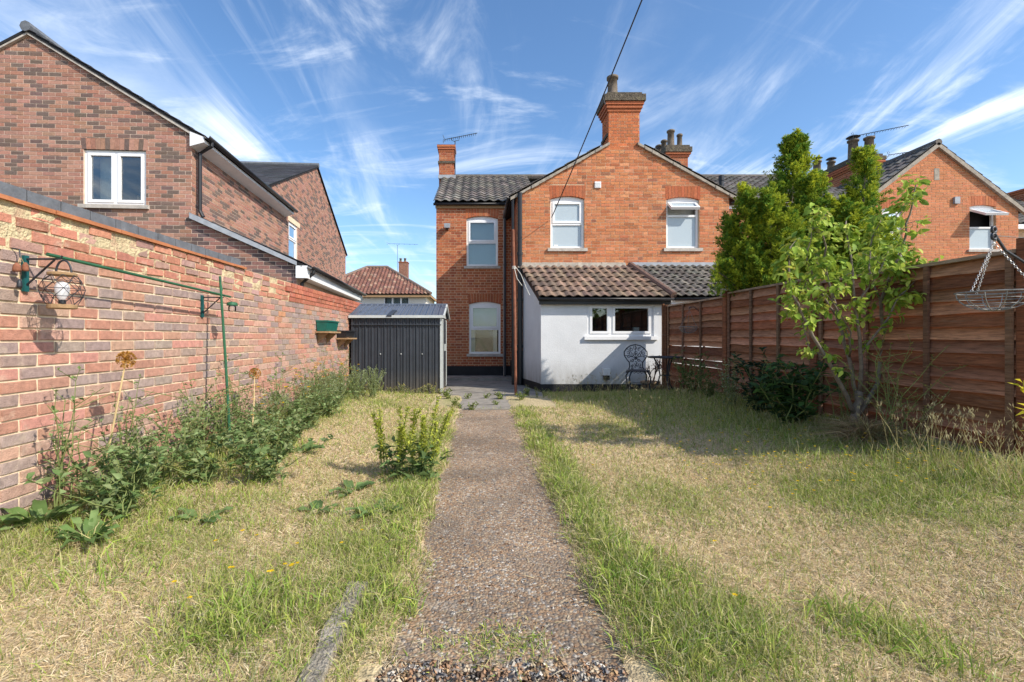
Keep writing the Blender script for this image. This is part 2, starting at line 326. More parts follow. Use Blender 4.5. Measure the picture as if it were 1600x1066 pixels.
def glass_material(name, tint=(.85, .9, .9), boost=.04):
    m = bpy.data.materials.new(name); m.use_nodes = True; t = m.node_tree; n = t.nodes; l = t.links; n.remove(n['Principled BSDF'])
    tr = n.new('ShaderNodeBsdfTransparent'); tr.inputs[0].default_value = (*tint, 1); g = n.new('ShaderNodeBsdfGlossy'); g.inputs['Roughness'].default_value = .02
    fz = n.new('ShaderNodeFresnel'); fz.inputs[0].default_value = 1.52; mxs = n.new('ShaderNodeMixShader')
    l.new(math_node(t, 'ADD', fz.outputs[0], boost), mxs.inputs[0]); l.new(tr.outputs[0], mxs.inputs[1]); l.new(g.outputs[0], mxs.inputs[2]); l.new(mxs.outputs[0], n['Material Output'].inputs[0]); return m
M['glass'] = glass_material('window_glass')
M['clearglass'] = glass_material('lamp_glass', (.95, .96, .96), .0)
def bulb_material():
    m = bpy.data.materials.new('bulb_glass'); m.use_nodes = True; n = m.node_tree.nodes; l = m.node_tree.links; b = n['Principled BSDF']; b.inputs['Base Color'].default_value = (.85, .87, .9, 1); b.inputs['Roughness'].default_value = .2
    tr = n.new('ShaderNodeBsdfTransparent'); x = n.new('ShaderNodeMixShader'); x.inputs[0].default_value = .4; l.new(b.outputs[0], x.inputs[1]); l.new(tr.outputs[0], x.inputs[2]); l.new(x.outputs[0], n['Material Output'].inputs[0]); return m
M['bulb'] = bulb_material()

# ------------------------------------------------------------------ ground
def gz(x, y):
    x = np.asarray(x, float); y = np.asarray(y, float)
    right = .24*sst(1.6, 3.7, x)*(1-.75*sst(6.5, 9.5, y))*sst(.2, 1.0, x)
    left = .09*sst(-1.0, -2.5, x)
    lawn = .035*sst(.42, .60, x)+.035*sst(-.22, -.40, x)
    bump = (fbm(x*1.7, y*1.7)-.5)*.05*(sst(.6, 1.2, x)+sst(-.5, -1, x))+(fbm(x*4.5, y*4.5)-.5)*.035*(sst(.36, .5, x)*sst(.9, .6, x)+sst(-.16, -.3, x)*sst(-.7, -.4, x))
    inside = (x > -2.75) & (x < 4.2) & (y > 0) & (y < 9.76)
    far = sst(13, 9.5, y)*sst(12, 4.2, np.abs(x))
    return np.where(inside, (right+left+lawn+bump)*(1-sst(8.6, 9.6, y)*.8), (.24*sst(1.6, 3.7, x)*.3)*far)-.012
def green(x, y):
    g = sst(.50, .80, fbm(x*1.3+3, y*1.3))*.45
    g += .75*np.exp(-((x-.71)/.13)**2)*(.6+.6*vnoise(y*1.3, x*0+2))*sst(9.5, 4, y)
    g += .75*np.exp(-((x+.52)/.16)**2)*vnoise(y*1.9+4, x*0)*1.2
    g += .6*sst(-1.7, -2.3, x+.35*fbm(x*2, y*1.5)-.15)
    g += .6*sst(2.2, 3.2, x)*sst(3.2, 4.6, y)
    g += .28*sst(5.5, 8.5, y)
    for cx, cy, r, a in ((-.95, 1.85, .22, 1), (.95, 1.75, .25, 1), (-.62, 2.5, .2, .5), (-.55, 3.1, .2, .6), (1.3, 3.3, .35, .5), (2.6, 3.0, .5, .5), (1.55, 1.75, .15, .7)):
        g += a*np.exp(-((x-cx)**2+(y-cy)**2)/r**2)
    return np.clip(g, 0, 1)
xs = np.concatenate([[-600, -150, -40, -14, -8, -5, -3.6], np.arange(-2.9, 4.4, .08), [5, 6.5, 9, 14, 25, 60, 200, 600]])
ys = np.concatenate([[-600, -100, -20, -5, -1, .3], np.arange(.9, 10.2, .09), [11, 12, 13.2, 15, 18, 25, 40, 80, 200, 700]])
gx, gy = np.meshgrid(xs, ys); gxf, gyf = gx.ravel(), gy.ravel()
gv = np.stack([gxf, gyf, gz(gxf, gyf)], 1); nx = len(xs); ny = len(ys)
ii = (np.arange(ny-1)[:, None]*nx+np.arange(nx-1)[None]).ravel()
gf = np.concatenate([np.stack([ii, ii+1, ii+nx+1], 1), np.stack([ii, ii+nx+1, ii+nx], 1)])
gg = green(gxf, gyf)[:, None]
gcol = (1-gg)*np.array([.58, .45, .28])+gg*np.array([.30, .30, .12])
bed = (sst(-2.1, -2.5, gxf)+sst(2.9, 3.3, gxf)*sst(3, 4, gyf))[:, None].clip(0, 1)
gcol = gcol*(1-bed)+bed*np.array([.14, .10, .065])
ground = link('ground', tri_mesh('ground', gv, gf, gcol, M['soil'])); tag(ground, 'dry earth of the back garden under the lawn', 'ground', kind='structure')
# path with a slightly ragged outline
mb = MB(); pl = []; pr = []
for i in range(57):
    y = 1.60+i*.102; w = (vnoise(np.array([y*3.1]), np.array([.3]))[0]-.5)*.07; w2 = (vnoise(np.array([y*2.7]), np.array([9.3]))[0]-.5)*.07
    pl.append((-.325+w, y)); pr.append((.525+w2, y))
for i in range(56):
    a, b, c, d = pl[i], pr[i], pr[i+1], pl[i+1]
    mb.hexa([(a[0], a[1], -.06), (b[0], b[1], -.06), (c[0], c[1], -.06), (d[0], d[1], -.06), (a[0], a[1], .008), (b[0], b[1], .008), (c[0], c[1], .008), (d[0], d[1], .008)])
path = mb.build('path', M['path']); tag(path, 'straight exposed aggregate concrete path up the lawn', 'path', kind='structure')
mb = MB(); mb.prism([(-.76, 7.45, -.05), (1.0, 7.42, -.05), (1.32, 9.66, -.05), (1.05, 13.19, -.05), (-1.2, 13.19, -.05), (-.74, 11.3, -.05)], (0, 0, .058))
tag(mb.build('yard', M['concrete']), 'grey concrete yard in front of the house wall', 'yard', kind='structure')
mb = MB(); mb.box(-1.19, 1.02, 12.3, 13.19, -.02, .07)
tag(mb.build('doorstep_slab', M['concrete']), 'raised weathered concrete slab along the black plinth', 'slab', kind='structure')
mb = MB(); vs = []; nk = 18
for i in range(nk+1):
    y = 1.3+i*.045; k1, k2 = (float(vnoise(np.array([y*9.0]), np.array([q_]))[0]-.5) for q_ in (1.5, 6.5))
    vs += [(-.60+.022*k1, y, -.04), (-.585+.022*k1, y, .044+.03*k2), (-.505+.022*k2, y, .050+.03*k1), (-.49+.022*k2, y, -.04)]
mb.add(vs, [(i*4+e, i*4+e+1, i*4+e+5, i*4+e+4) for i in range(nk) for e in range(3)]+[(0, 3, 2, 1), (nk*4, nk*4+1, nk*4+2, nk*4+3)])
tag(mb.build('kerb', M['kerb']), 'crumbling pale concrete edging strip beside the path', 'kerb', kind='structure')

# pebbles in the path and the loose gravel at its near end
def pebbles(n, xr, yr, rr, z0, flat=.55):
    ic = np.array([(1, 0, 0), (-1, 0, 0), (0, 1, 0), (0, -1, 0), (0, 0, 1), (0, 0, -1)], float)
    ext = np.array([(1, 1, 1), (1, 1, -1), (1, -1, 1), (1, -1, -1), (-1, 1, 1), (-1, 1, -1), (-1, -1, 1), (-1, -1, -1)], float)*.62
    bv = np.concatenate([ic, ext]); fs = []
    for a in range(8):
        e = ext[a]; t = [0 if e[0] > 0 else 1, 2 if e[1] > 0 else 3, 4 if e[2] > 0 else 5]
        for q in range(3): fs.append((6+a, t[q], t[(q+1) % 3]))
    bf = np.array(fs)
    x = rng.uniform(*xr, n); y = rng.uniform(*yr, n); r = rng.uniform(*rr, n)*rng.uniform(.6, 1, n)
    sc = np.stack([r*rng.uniform(.8, 1.4, n), r*rng.uniform(.7, 1.1, n), r*flat], 1)
    a = rng.uniform(0, 6.28, n); ca, sa = np.cos(a), np.sin(a)
    v = bv[None]*sc[:, None]*rng.uniform(.8, 1.15, (n, 14, 1)); v = np.stack([v[..., 0]*ca[:, None]-v[..., 1]*sa[:, None], v[..., 0]*sa[:, None]+v[..., 1]*ca[:, None], v[..., 2]], 2)
    v += np.stack([x, y, z0+0*r], 1)[:, None]
    pal = np.array([(.32, .20, .12), (.40, .26, .14), (.22, .19, .165), (.46, .37, .26), (.27, .165, .10), (.55, .50, .43), (.36, .21, .12), (.20, .185, .18)])
    c = np.repeat(pal[rng.integers(0, 8, n)]*rng.uniform(.7, 1.15, (n, 1)), 14, 0)
    return v.reshape(-1, 3), (bf[None]+np.arange(n)[:, None, None]*14).reshape(-1, 3), c
v, f, c = merge([pebbles(4500, (-.31, .51), (1.64, 7.2), (.005, .015), .005)])
o = link('path_pebbles', tri_mesh('path_pebbles', v, f, c, M['pebble'])); tag(o, 'small brown pebbles set into the concrete path', 'pebbles', kind='stuff')
v, f, c = merge([pebbles(2200, (-.42, .62), (1.25, 1.64), (.010, .022), .004, .6)])
o = link('loose_gravel', tri_mesh('loose_gravel', v, f, c, M['pebble'])); tag(o, 'loose orange brown gravel at the end of the path', 'gravel', kind='stuff')

# ------------------------------------------------------------------ brickwork
def clip(poly, a, b, c):
    o = []; n = len(poly)
    for i in range(n):
        p, q = poly[i], poly[(i+1) % n]; dp = a*p[0]+b*p[1]-c; dq = a*q[0]+b*q[1]-c
        if dp <= 0: o.append(p)
        if dp*dq < 0: t = dp/(dp-dq); o.append((p[0]+(q[0]-p[0])*t, p[1]+(q[1]-p[1])*t))
    return o if len(o) >= 3 else []
def clip_region(poly, region):
    n = len(region)
    for i in range(n):      # region counter-clockwise
        p, q = region[i], region[(i+1) % n]; a, b = q[1]-p[1], p[0]-q[0]
        poly = clip(poly, a, b, a*p[0]+b*p[1])
        if not poly: return []
    return poly
def minus(polys, h):
    o = []
    for p in polys:
        us = [q[0] for q in p]; vs = [q[1] for q in p]
        if max(us) <= h[0] or min(us) >= h[1] or max(vs) <= h[2] or min(vs) >= h[3]: o.append(p); continue
        l = clip(p, 1, 0, h[0]); r = clip(p, -1, 0, -h[1]); m = clip(clip(p, -1, 0, -h[0]) or [], 1, 0, h[1]) if True else []
        o += [q for q in (l, r) if q]
        if m:
            o += [q for q in (clip(m, 0, 1, h[2]), clip(m, 0, -1, -h[3])) if q]
    return o
def area(p): return abs(sum(p[i][0]*p[(i+1) % len(p)][1]-p[(i+1) % len(p)][0]*p[i][1] for i in range(len(p))))/2
def frame(O, U, Nn): return (Vector(O), Vector(U).normalized(), Vector(Nn).normalized())
def brick_rects(region, bond='stretcher', bl=.225, ch=.075, j=.0125, uo=0):
    us = [p[0] for p in region]; vs = [p[1] for p in region]; o = []
    r0 = math.floor(min(vs)/ch); r1 = math.ceil(max(vs)/ch)
    for r in range(r0, r1):
        if bond == 'stretcher': pat = [bl]; st = (r % 2)*bl/2
        elif bond == 'flemish': pat = [bl, bl/2]; st = (r % 2)*bl*.75
        else: pat = [bl]*3+[bl/2]; st = (r % 2)*bl/2+(r*7 % 5)*bl*.5
        per = sum(pat); u = math.floor((min(us)-st-uo)/per)*per+st+uo; k = 0
        while u < max(us):
            w = pat[k % len(pat)]; k += 1
            o.append((r, [(u+j/2, r*ch+j/2), (u+w-j/2, r*ch+j/2), (u+w-j/2, (r+1)*ch-j/2), (u+j/2, (r+1)*ch-j/2)])); u += w
    return o
def put_poly(mb, fr, poly, n0, n1, col=None):
    O, U, Nn = fr; a = [O+U*u+Vector((0, 0, v))+Nn*n1 for u, v in poly]; mb.prism(a, Nn*(n0-n1), col)
def brickwork(parent, fr, region, holes, pal, bond, mortar, brickmat='brick', th=.1, name='brickwork', wname='wall', proud=.005, uo=0, hide=None):
    """mortar plate with openings (part) and its bricks (sub-part)"""
    mb = MB(); polys = [list(region)]
    for h in holes: polys = minus(polys, (h[0], h[1], h[2], h[3]+(.078 if len(h) > 4 and h[4] > .25 else 0)))
    for p in polys: put_poly(mb, fr, p, -th, 0)
    w = mb.build(wname, M[mortar], parent)
    mb = MB()
    for r, q in brick_rects(region, bond, uo=uo):
        ps = [clip_region(q, region)]; ps = [p for p in ps if p]
        for h in holes:
            ps = minus(ps, (h[0]-.004, h[1]+.004, h[2], h[3]+(h[4] if len(h) > 4 else 0)))
        for p in ps:
            if area(p) > 2e-4: put_poly(mb, fr, p, -.004, proud+random.uniform(-.0015, .002), pal())
    b = mb.build(name, M[brickmat], w); b['kind'] = 'stuff'
    return w
def jit(c, a=.12, b=.05):
    k = 1+random.uniform(-a, a); return tuple(max(.01, x*k*(1+random.uniform(-b, b))) for x in c)
def pal_old():
    t = random.random()
    return jit((.52, .195, .088) if t < .58 else (.44, .15, .068) if t < .83 else (.58, .25, .125) if t < .96 else (.30, .12, .07))
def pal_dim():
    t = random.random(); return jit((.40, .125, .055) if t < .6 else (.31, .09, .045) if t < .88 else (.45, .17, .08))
def pal_new():
    t = random.random(); return jit((.38, .205, .15) if t < .38 else (.34, .17, .12) if t < .68 else (.165, .115, .095), .12)
def pal_garden():
    t = random.random(); return jit((.46, .235, .17) if t < .36 else (.47, .285, .22) if t < .62 else (.33, .24, .212) if t < .97 else (.48, .24, .14), .10)
def voussoirs(parent, fr, u0, u1, v0, rise, h, pal, n=None, name='arch'):
    mb = MB(); n = n or int((u1-u0)/.075); uc = (u0+u1)/2; hw = (u1-u0)/2
    cv = lambda u: v0+rise*(1-((u-uc)/hw)**2)
    for i in range(n):
        a = u0+(u1-u0)*i/n+.004; b = u0+(u1-u0)*(i+1)/n-.004
        sp = .12
        put_poly(mb, fr, [(a, cv(a)), (b, cv(b)), (b+(b-uc)*sp*.3, v0+h), (a+(a-uc)*sp*.3, v0+h)], -.06, .007, pal())
    return mb.build(name, M['brick'], parent)
def sash_window(parent, fr, u0, u1, v0, v1, rise=0, split=.5, kind='clear', set_=-.06, blind=None, opened=0, sill='stone', two=None):
    """uPVC window: frame (part), with panes, sash, sill, blind as sub-parts"""
    mb = MB(); fw = .055; n0, n1 = set_-.06, set_
    mb.fbox(fr, u0, u0+fw, v0, v1, n0, n1); mb.fbox(fr, u1-fw, u1, v0, v1, n0, n1)
    mb.fbox(fr, u0+fw, u1-fw, v0, v0+fw, n0, n1)
    uc = (u0+u1)/2; hw = (u1-u0)/2; k = 10; cv = lambda u: v1+rise*(1-((u-uc)/hw)**2)
    for i in range(k):
        a = u0+(u1-u0)*i/k; b = u0+(u1-u0)*(i+1)/k
        put_poly(mb, fr, [(a, v1-fw), (b, v1-fw), (b, cv(b)+.002), (a, cv(a)+.002)], n0, n1+.002)
    panes = []; sash = []
    if two:      # two side-by-side casements
        m = u0+(u1-u0)*two; mb.fbox(fr, m-.03, m+.03, v0+fw, v1-fw, n0, n1+.004)
        sash = [(u0+fw, m-.03, v0+fw, v1-fw), (m+.03, u1-fw, v0+fw, v1-fw)]
    elif split:
        m = v0+(v1-v0)*split; mb.fbox(fr, u0+fw, u1-fw, m-.025, m+.025, n0, n1+.004)
        panes.append((u0+fw, u1-fw, v0+fw, m-.025))
        sash = [(u0+fw, u1-fw, m+.025, v1-fw)]
    w = mb.build('window', M['upvc'], parent)
    gm = M['frost'] if kind == 'frost' else M['glass']
    def pane(a, b, c, d, n):
        q = MB(); q.fbox(fr, a, b, c, d, n-.008, n); q.build('pane', gm, w)
    for a, b, c, d in panes: pane(a+.001, b-.001, c+.001, d-.001, n0+.035)
    for a, b, c, d in sash:
        sw = .05; q = MB(); rot = opened if not two else 0
        def tp(u, v, n):    # top hung opening
            if not rot: return u, v, n
            dv = v-d; dn = n-n1; return u, d+dv*math.cos(rot)+dn*math.sin(rot), n1-dv*math.sin(rot)+dn*math.cos(rot)
        def bx(q, a, b, c, d_, na, nb):
            ps = []
            for vv in (c, d_):
                for uu, nn in ((a, na), (b, na), (b, nb), (a, nb)):
                    u, v, n = tp(uu, vv, nn); ps.append(fr[0]+fr[1]*u+Vector((0, 0, v))+fr[2]*n)
            q.hexa(ps)
        na, nb = n0+.015, n1+.018
        a += .001; b -= .001; c += .001; d -= .001
        bx(q, a, a+sw, c, d, na, nb); bx(q, b-sw, b, c, d, na, nb); bx(q, a+sw, b-sw, c, c+sw, na, nb); bx(q, a+sw, b-sw, d-sw, d, na, nb)
        q.build('sash', M['upvc'], w)
        q = MB(); bx(q, a+sw, b-sw, c+sw, d-sw, na+.02, na+.03); q.build('pane', gm, w)
    if sill:
        q = MB(); q.fbox(fr, u0-.07, u1+.07, v0-.075, v0-.003, -.09, .055); q.build('sill', M['stone' if sill == 'stone' else 'upvc'], w)
    if blind:
        q = MB(); q.fbox(fr, u0+.02, u1-.02, v0+(v1-v0)*blind[0], v0+(v1-v0)*blind[1], n0-.05, n0-.04); q.build('blind', M['blind'], w)
    return w
def core_box(parent, pts, d, matname='dark', name='core'):
    mb = MB(); mb.prism(pts, d); return mb.build(name, M[matname], parent)
def pantile_mesh(name, mat_, col, tw, tl, amp, th=.014, n=6):
    mb = MB(); vs = []; prof = []
    for i in range(n+1):
        t = i/n; prof.append((t*tw, amp*(math.sin(t*2*math.pi-.6)*.5+.5)))
    for y, lift in ((0, .028), (tl, 0)):
        for x, z in prof: vs.append((x, y, z+lift))
    for x, z in prof: vs.append((x, 0, z+.028-th))
    m = n+1; fs = [(i, i+1, m+i+1, m+i) for i in range(n)]+[(2*m+i, 2*m+i+1, i+1, i) for i in range(n)]
    fs += [(2*m, 0, m), (2*m+n, m+n, n)]
    mb.add(vs, fs, col); return mb
def tile_field(parent, O, U, Vd, ncol, nrow, tw, tl, amp, pal, matname, name, individual=False, cut=None, lap=.05):
    """pantiles on a slope: O lower-left corner, U along the eave, Vd up the slope"""
    O = Vector(O); U = Vector(U).normalized(); Vd = Vector(Vd).normalized(); Nn = U.cross(Vd).normalized()
    Rm = Matrix((U, Vd, Nn)).transposed()
    if individual:
        pool = [pantile_mesh(name, None, pal(), tw, tl+lap, amp).mesh(name, M[matname], smooth=False) for _ in range(14)]
    big = MB(); base = LOC[parent]
    for r in range(nrow):
        for c in range(ncol):
            p = O+U*(c*tw)+Vd*(r*tl)+Nn*(.003*random.random()+.0)
            if cut and not cut(c, r): continue
            if individual:
                o = link(name, random.choice(pool), parent, p-base)
                e = Rm.to_euler(); o.rotation_euler = (e.x+random.uniform(-.012, .012), e.y+random.uniform(-.012, .012), e.z+random.uniform(-.02, .02))
            else:
                t = pantile_mesh(name, None, pal(), tw, tl+lap, amp)
                big.add([p+Rm @ Vector(v) for v in t.v], t.f, t.c[0])
    if not individual:
        o = big.build(name, M[matname], parent); o['kind'] = 'stuff'; return o
def brick_box(parent, x0, x1, y0, y1, z0, z1, pal=pal_old, mortar='mortar_old', name='stack', ofs=0):
    for fr, w in ((frame((x0, y0, z0), (1, 0, 0), (0, -1, 0)), x1-x0), (frame((x0, y1, z0), (0, -1, 0), (-1, 0, 0)), y1-y0),
                  (frame((x1, y1, z0), (-1, 0, 0), (0, 1, 0)), x1-x0), (frame((x1, y0, z0), (0, 1, 0), (1, 0, 0)), y1-y0)):
        pass
    mb = MB(); mb.box(x0, x1, y0, y1, z0, z1); s = mb.build(name, M[mortar], parent); mb = MB()
    for fr, w in ((frame((x0, y0, z0), (1, 0, 0), (0, -1, 0)), x1-x0), (frame((x0, y1, z0), (0, -1, 0), (-1, 0, 0)), y1-y0),
                  (frame((x1, y1, z0), (-1, 0, 0), (0, 1, 0)), x1-x0), (frame((x1, y0, z0), (0, 1, 0), (1, 0, 0)), y1-y0)):
        reg = [(0, 0), (w, 0), (w, z1-z0), (0, z1-z0)]
        for r, q in brick_rects(reg, 'flemish', uo=.05):
            q = clip_region(q, reg)
            if q and area(q) > 4e-4: put_poly(mb, fr, q, -.004, .006, pal())
    b = mb.build('brickwork', M['brick'], s); b['kind'] = 'stuff'; return s
def chimney_pot(parent, x, y, z, r, h, cowl=False):
    mb = MB(); mb.lathe((x, y, z), [(r*1.12, 0), (r*1.1, .04), (r, .06), (r*.88, h-.09), (r*1.12, h-.085), (r*1.14, h-.03), (r*1.0, h-.02), (r*.75, h)], 14)
    p = mb.build('chimney_pot', M['pot'], parent, True)
    if cowl:
        q = MB(); q.lathe((x, y, z+h), [(r*.5, 0), (r*.5, .07), (r*1.35, .075), (r*.9, .12), (.01, .14)], 12); q.build('cowl', M['alu'], p)
    return p
def corbels(parent, x0, x1, y0, y1, z, steps, h=.075):
    mb = MB()
    for k, e in enumerate(steps):
        mb.box(x0-e, x1+e, y0-e, y1+e, z+k*h, z+(k+1)*h-.006, jit((.40, .13, .06)))
        mb.box(x0-e+.01, x1+e-.01, y0-e+.01, y1+e-.01, z+(k+1)*h-.006, z+(k+1)*h, (.3, .22, .15))
    return mb.build('corbel', M['brick'], parent)
def mossy_cap(parent, x0, x1, y0, y1, z, h=.12):
    mb = MB(); nx_, ny_ = 10, 6; top = []
    for j in range(ny_+1):
        for i in range(nx_+1):
            e = i in (0, nx_) or j in (0, ny_)
            top.append((x0+(x1-x0)*i/nx_, y0+(y1-y0)*j/ny_, z+(0 if e else h*random.uniform(.6, 1.1))))
    mb.add(top, [(j*(nx_+1)+i, j*(nx_+1)+i+1, (j+1)*(nx_+1)+i+1, (j+1)*(nx_+1)+i) for j in range(ny_) for i in range(nx_)])
    return mb.build('flaunching', M['moss'], parent)
def aerial(label, base, h, d, n=14, ln=1.1, el=.09, tilt=.12, group='television aerials'):
    base = Vector(base); t = thing('television_aerial', label, 'aerial', base, 0, None); d = Vector(d).normalized()
    mb = MB(); mb.tube([base, base+V(0, 0, h)], .017, 6); mb.build('mast', M['alu'], t)
    top = base+V(0, 0, h); a = top-d*ln*.32+V(0, 0, .12-tilt*ln*.32); b = top+d*ln*.68+V(0, 0, .12+tilt*ln*.68)
    mb = MB(); mb.tube([top+V(0, 0, -.03), top-d*.12+V(0, 0, .02), top-d*.12+V(0, 0, .11)], .01, 5); mb.tube([top, top+d*.14+V(0, 0, .03), top+d*.14+V(0, 0, .13)], .01, 5); mb.build('cradle', M['alu'], t)
    mb = MB(); mb.tube([a, b], .012, 5); bm = mb.build('boom', M['alu'], t); s = d.cross(V(0, 0, 1)).normalized(); mb = MB()
    for i in range(n):
        p = a+(b-a)*((i+.3)/n); mb.tube([p-s*el-V(0, 0, .03), p+V(0, 0, .012), p+s*el-V(0, 0, .03)], .007, 4)
    u = V(0, 0, 1)
    for k in (-1, 1): mb.tube([a+u*.02*k, a-d*.05+u*.13*k], .008, 4); mb.tube([a+s*.1-d*.03+u*.02*k, a+s*.1-d*.06+u*.12*k], .007, 4)
    mb.build('elements', M['alu'], bm); return t
def gutter(parent, a, b, r=.055, name='gutter'):
    a, b = Vector(a), Vector(b); d = (b-a).normalized(); s = d.cross(V(0, 0, 1)).normalized(); mb = MB(); vs = []; n = 8
    for p in (a, b):
        for rr in (r, r-.008):
            for k in range(n+1): t = math.pi*k/n; vs.append(p+s*math.cos(t)*rr-V(0, 0, 1)*math.sin(t)*rr)
    m = n+1; fs = []
    for k in range(n): fs += [(k, k+1, 2*m+k+1, 2*m+k), (m+k, 3*m+k, 3*m+k+1, m+k+1), (k, m+k, m+k+1, k+1), (2*m+k, 2*m+k+1, 3*m+k+1, 3*m+k)]
    fs += [(0, 2*m, 3*m, m), (n, m+n, 3*m+n, 2*m+n)]
    mb.add(vs, fs); return mb.build(name, M['black'], parent, True)

# ------------------------------------------------------------------ terraced house with its gabled rear wing
YM, YG, YE = 13.2, 11.2, 9.76
house = thing('terraced_house', 'orange brick terraced house with gabled rear wing and tall central chimney', 'house', (.92, YG, 0))
XL, XR, XA = .92, 6.0, 3.46; ZE, ZA = 4.53, 5.95
frm = frame((0, YM, 0), (1, 0, 0), (0, -1, 0)); frg = frame((0, YG, 0), (1, 0, 0), (0, -1, 0))
# rear main wall
wl = (-.27, .615, .68, 2.08); wu = (-.344, .54, 3.16, 4.50); AH = .30
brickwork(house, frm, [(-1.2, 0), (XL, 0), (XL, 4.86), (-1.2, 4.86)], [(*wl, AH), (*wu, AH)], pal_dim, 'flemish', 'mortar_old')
for (a, b, c, d), bl in ((wl, None), (wu, None)):
    voussoirs(house, frm, a-.02, b+.02, d, .075, AH, pal_dim)
    mb = MB(); mb.fbox(frm, a-.03, b+.03, d+.0, d+AH+.01, -.165, -.125); mb.build('lintel', M['mortar_old'], house)
w = sash_window(house, frm, wl[0], wl[1], wl[2], wl[3], .072, .5)
mb = MB(); mb.fbox(frm, wl[0]+.03, wl[1]-.03, 1.38, 2.05, -.2, -.19); mb.build('blind', M['blind'], w)
for a, b in ((wl[0]+.03, wl[0]+.17), (wl[1]-.2, wl[1]-.09)):
    mb = MB()
    for i in range(5): mb.fbox(frm, a+(b-a)*i/5, a+(b-a)*(i+1)/5, .72, 1.36, -.22-.02*(i % 2), -.2-.02*(i % 2))
    mb.build('curtain', M['curtain'], w)
w = sash_window(house, frm, wu[0], wu[1], wu[2], wu[3], .072, .5)
mb = MB(); mb.fbox(frm, wu[0]+.02, wu[1]-.02, wu[2]+.02, wu[3]-.03, -.2, -.19); mb.build('blind', M['blind'], w)
mb = MB(); mb.fbox(frm, -1.2, XL, 0, .335, .002, .022); mb.build('plinth', M['blackpaint'], house)
core_box(house, [(-1.2, YM+.3, 0), (11, YM+.3, 0), (11, YM+.3, 4.8), (-1.2, YM+.3, 4.8)], (0, 6, 0))
mb = MB(); mb.box(-1.2, -1.1, YM+.1, 19.5, 0, 4.86); mb.prism([(-1.2, YM+.1, 4.86), (-1.2, 16.5, 6.72), (-1.2, 19.5, 4.86)], (.1, 0, 0)); mb.build('end_wall', M['mortar_old'], house)
mb = MB(); mb.box(-1.2, XL, YM-.02, YM+.3, 4.86, 4.885); mb.build('soffit', M['stone'], house)
mb = MB(); mb.box(-1.22, XL-.1, YM-.05, YM-.012, 4.78, 4.86); mb.build('fascia', M['timber'], house)
gutter(house, (-1.27, YM-.1, 4.90), (.76, YM-.1, 4.90))
def pal_gtile():
    t = random.random(); return jit((.135, .12, .105) if t < .7 else (.19, .17, .145) if t < .9 else (.10, .09, .085), .2)
def slope_tiles(parent, x0, x1, y0, z0, y1, z1, tw=.255, name='roof_tiles', pal=pal_gtile, matname='tile_grey', amp=.045, rows=None):
    sl = math.hypot(y1-y0, z1-z0); nr = rows or round(sl/.3); nc = round((x1-x0)/tw)
    roof = MB(); roof.prism([(x0+.02, y0+.03, z0-.02), (x1-.02, y0+.03, z0-.02), (x1-.02, y1, z1-.01), (x0+.02, y1, z1-.01)], (0, 0, -.06)); rf = roof.build('roof', M['dark'], parent)
    tile_field(rf, (x0, y0, z0), (1, 0, 0), (0, y1-y0, z1-z0), nc, nr, (x1-x0)/nc, sl/nr, amp, pal, matname, name); return rf
slope_tiles(house, -1.27, 1.7, YM-.14, 4.93, 16.5, 6.82)
slope_tiles(house, 5.2, 11.2, YM-.14, 4.93, 16.5, 6.82)
core_box(house, [(1.6, YM+.2, 4.8), (1.6, 16.45, 6.6), (1.6, 19.6, 4.8)], (3.7, 0, 0), 'dark', 'roof_core')
mb = MB(); mb.prism([(-1.25, 16.5, 6.8), (11.2, 16.5, 6.8), (11.2, 19.7, 4.95), (-1.25, 19.7, 4.95)], (0, 0, -.06)); mb.build('far_roof_slope', M['bluebrick'], house)
mb = MB()
for i in range(28): mb.tube([(-1.27+i*.445, 16.5, 6.80), (-1.27+(i+1)*.445-.006, 16.5, 6.805)], .1, 8, jit((.13, .115, .10)))
mb.build('ridge_tiles', M['tile_grey'], house)
# wall of the range right of the wing
brickwork(house, frm, [(XR, 0), (11, 0), (11, 4.86), (XR, 4.86)], [(8.9, 9.75, 3.1, 4.4, .3)], pal_old, 'flemish', 'mortar_old')
sash_window(house, frm, 8.9, 9.75, 3.1, 4.4, .07, .5, blind=(0, 1)); voussoirs(house, frm, 8.88, 9.77, 4.4, .075, .3, pal_old)
mb = MB(); mb.box(6.1, 11.1, YM-.06, YM-.012, 4.76, 4.88); mb.build('fascia', M['fascia'], house)
gutter(house, (6.1, YM-.1, 4.92), (11.1, YM-.1, 4.92))
mb = MB(); mb.tube([(6.75, 13.0, 4.2), (6.75, 13.0, 5.62)], .06, 10); mb.tube([(6.75, 13.0, 5.5), (6.75, 13.0, 5.64)], .075, 10); mb.build('soil_pipe', M['black'], house)
# gabled rear wing
g1 = (1.72, 2.53, 3.28, 4.46); g2 = (4.495, 5.285, 3.28, 4.44)
gw = brickwork(house, frg, [(XL, 0), (XR, 0), (XR, ZE), (XA+.38, ZA-.215), (XA-.38, ZA-.215), (XL, ZE)], [(*g1, .36), (*g2, .34)], pal_old, 'mixed', 'mortar_old')
for a, b, c, d in (g1, g2):
    voussoirs(house, frg, a-.02, b+.02, d, .075, .33, lambda: jit((.42, .125, .055), .15))
    mb = MB(); mb.fbox(frg, a-.03, b+.03, d, d+.35, -.165, -.125); mb.build('lintel', M['mortar_old'], house)
w = sash_window(house, frg, *g1, .072, .5, 'frost')
mb = MB(); mb.fbox(frg, g1[0]+.1, g1[0]+.19, g1[2]+.065, g1[2]+.1, -.078, -.076); mb.build('sticker', M['paper'], w)
w = sash_window(house, frg, *g2, .072, .68, 'frost', opened=R(52))
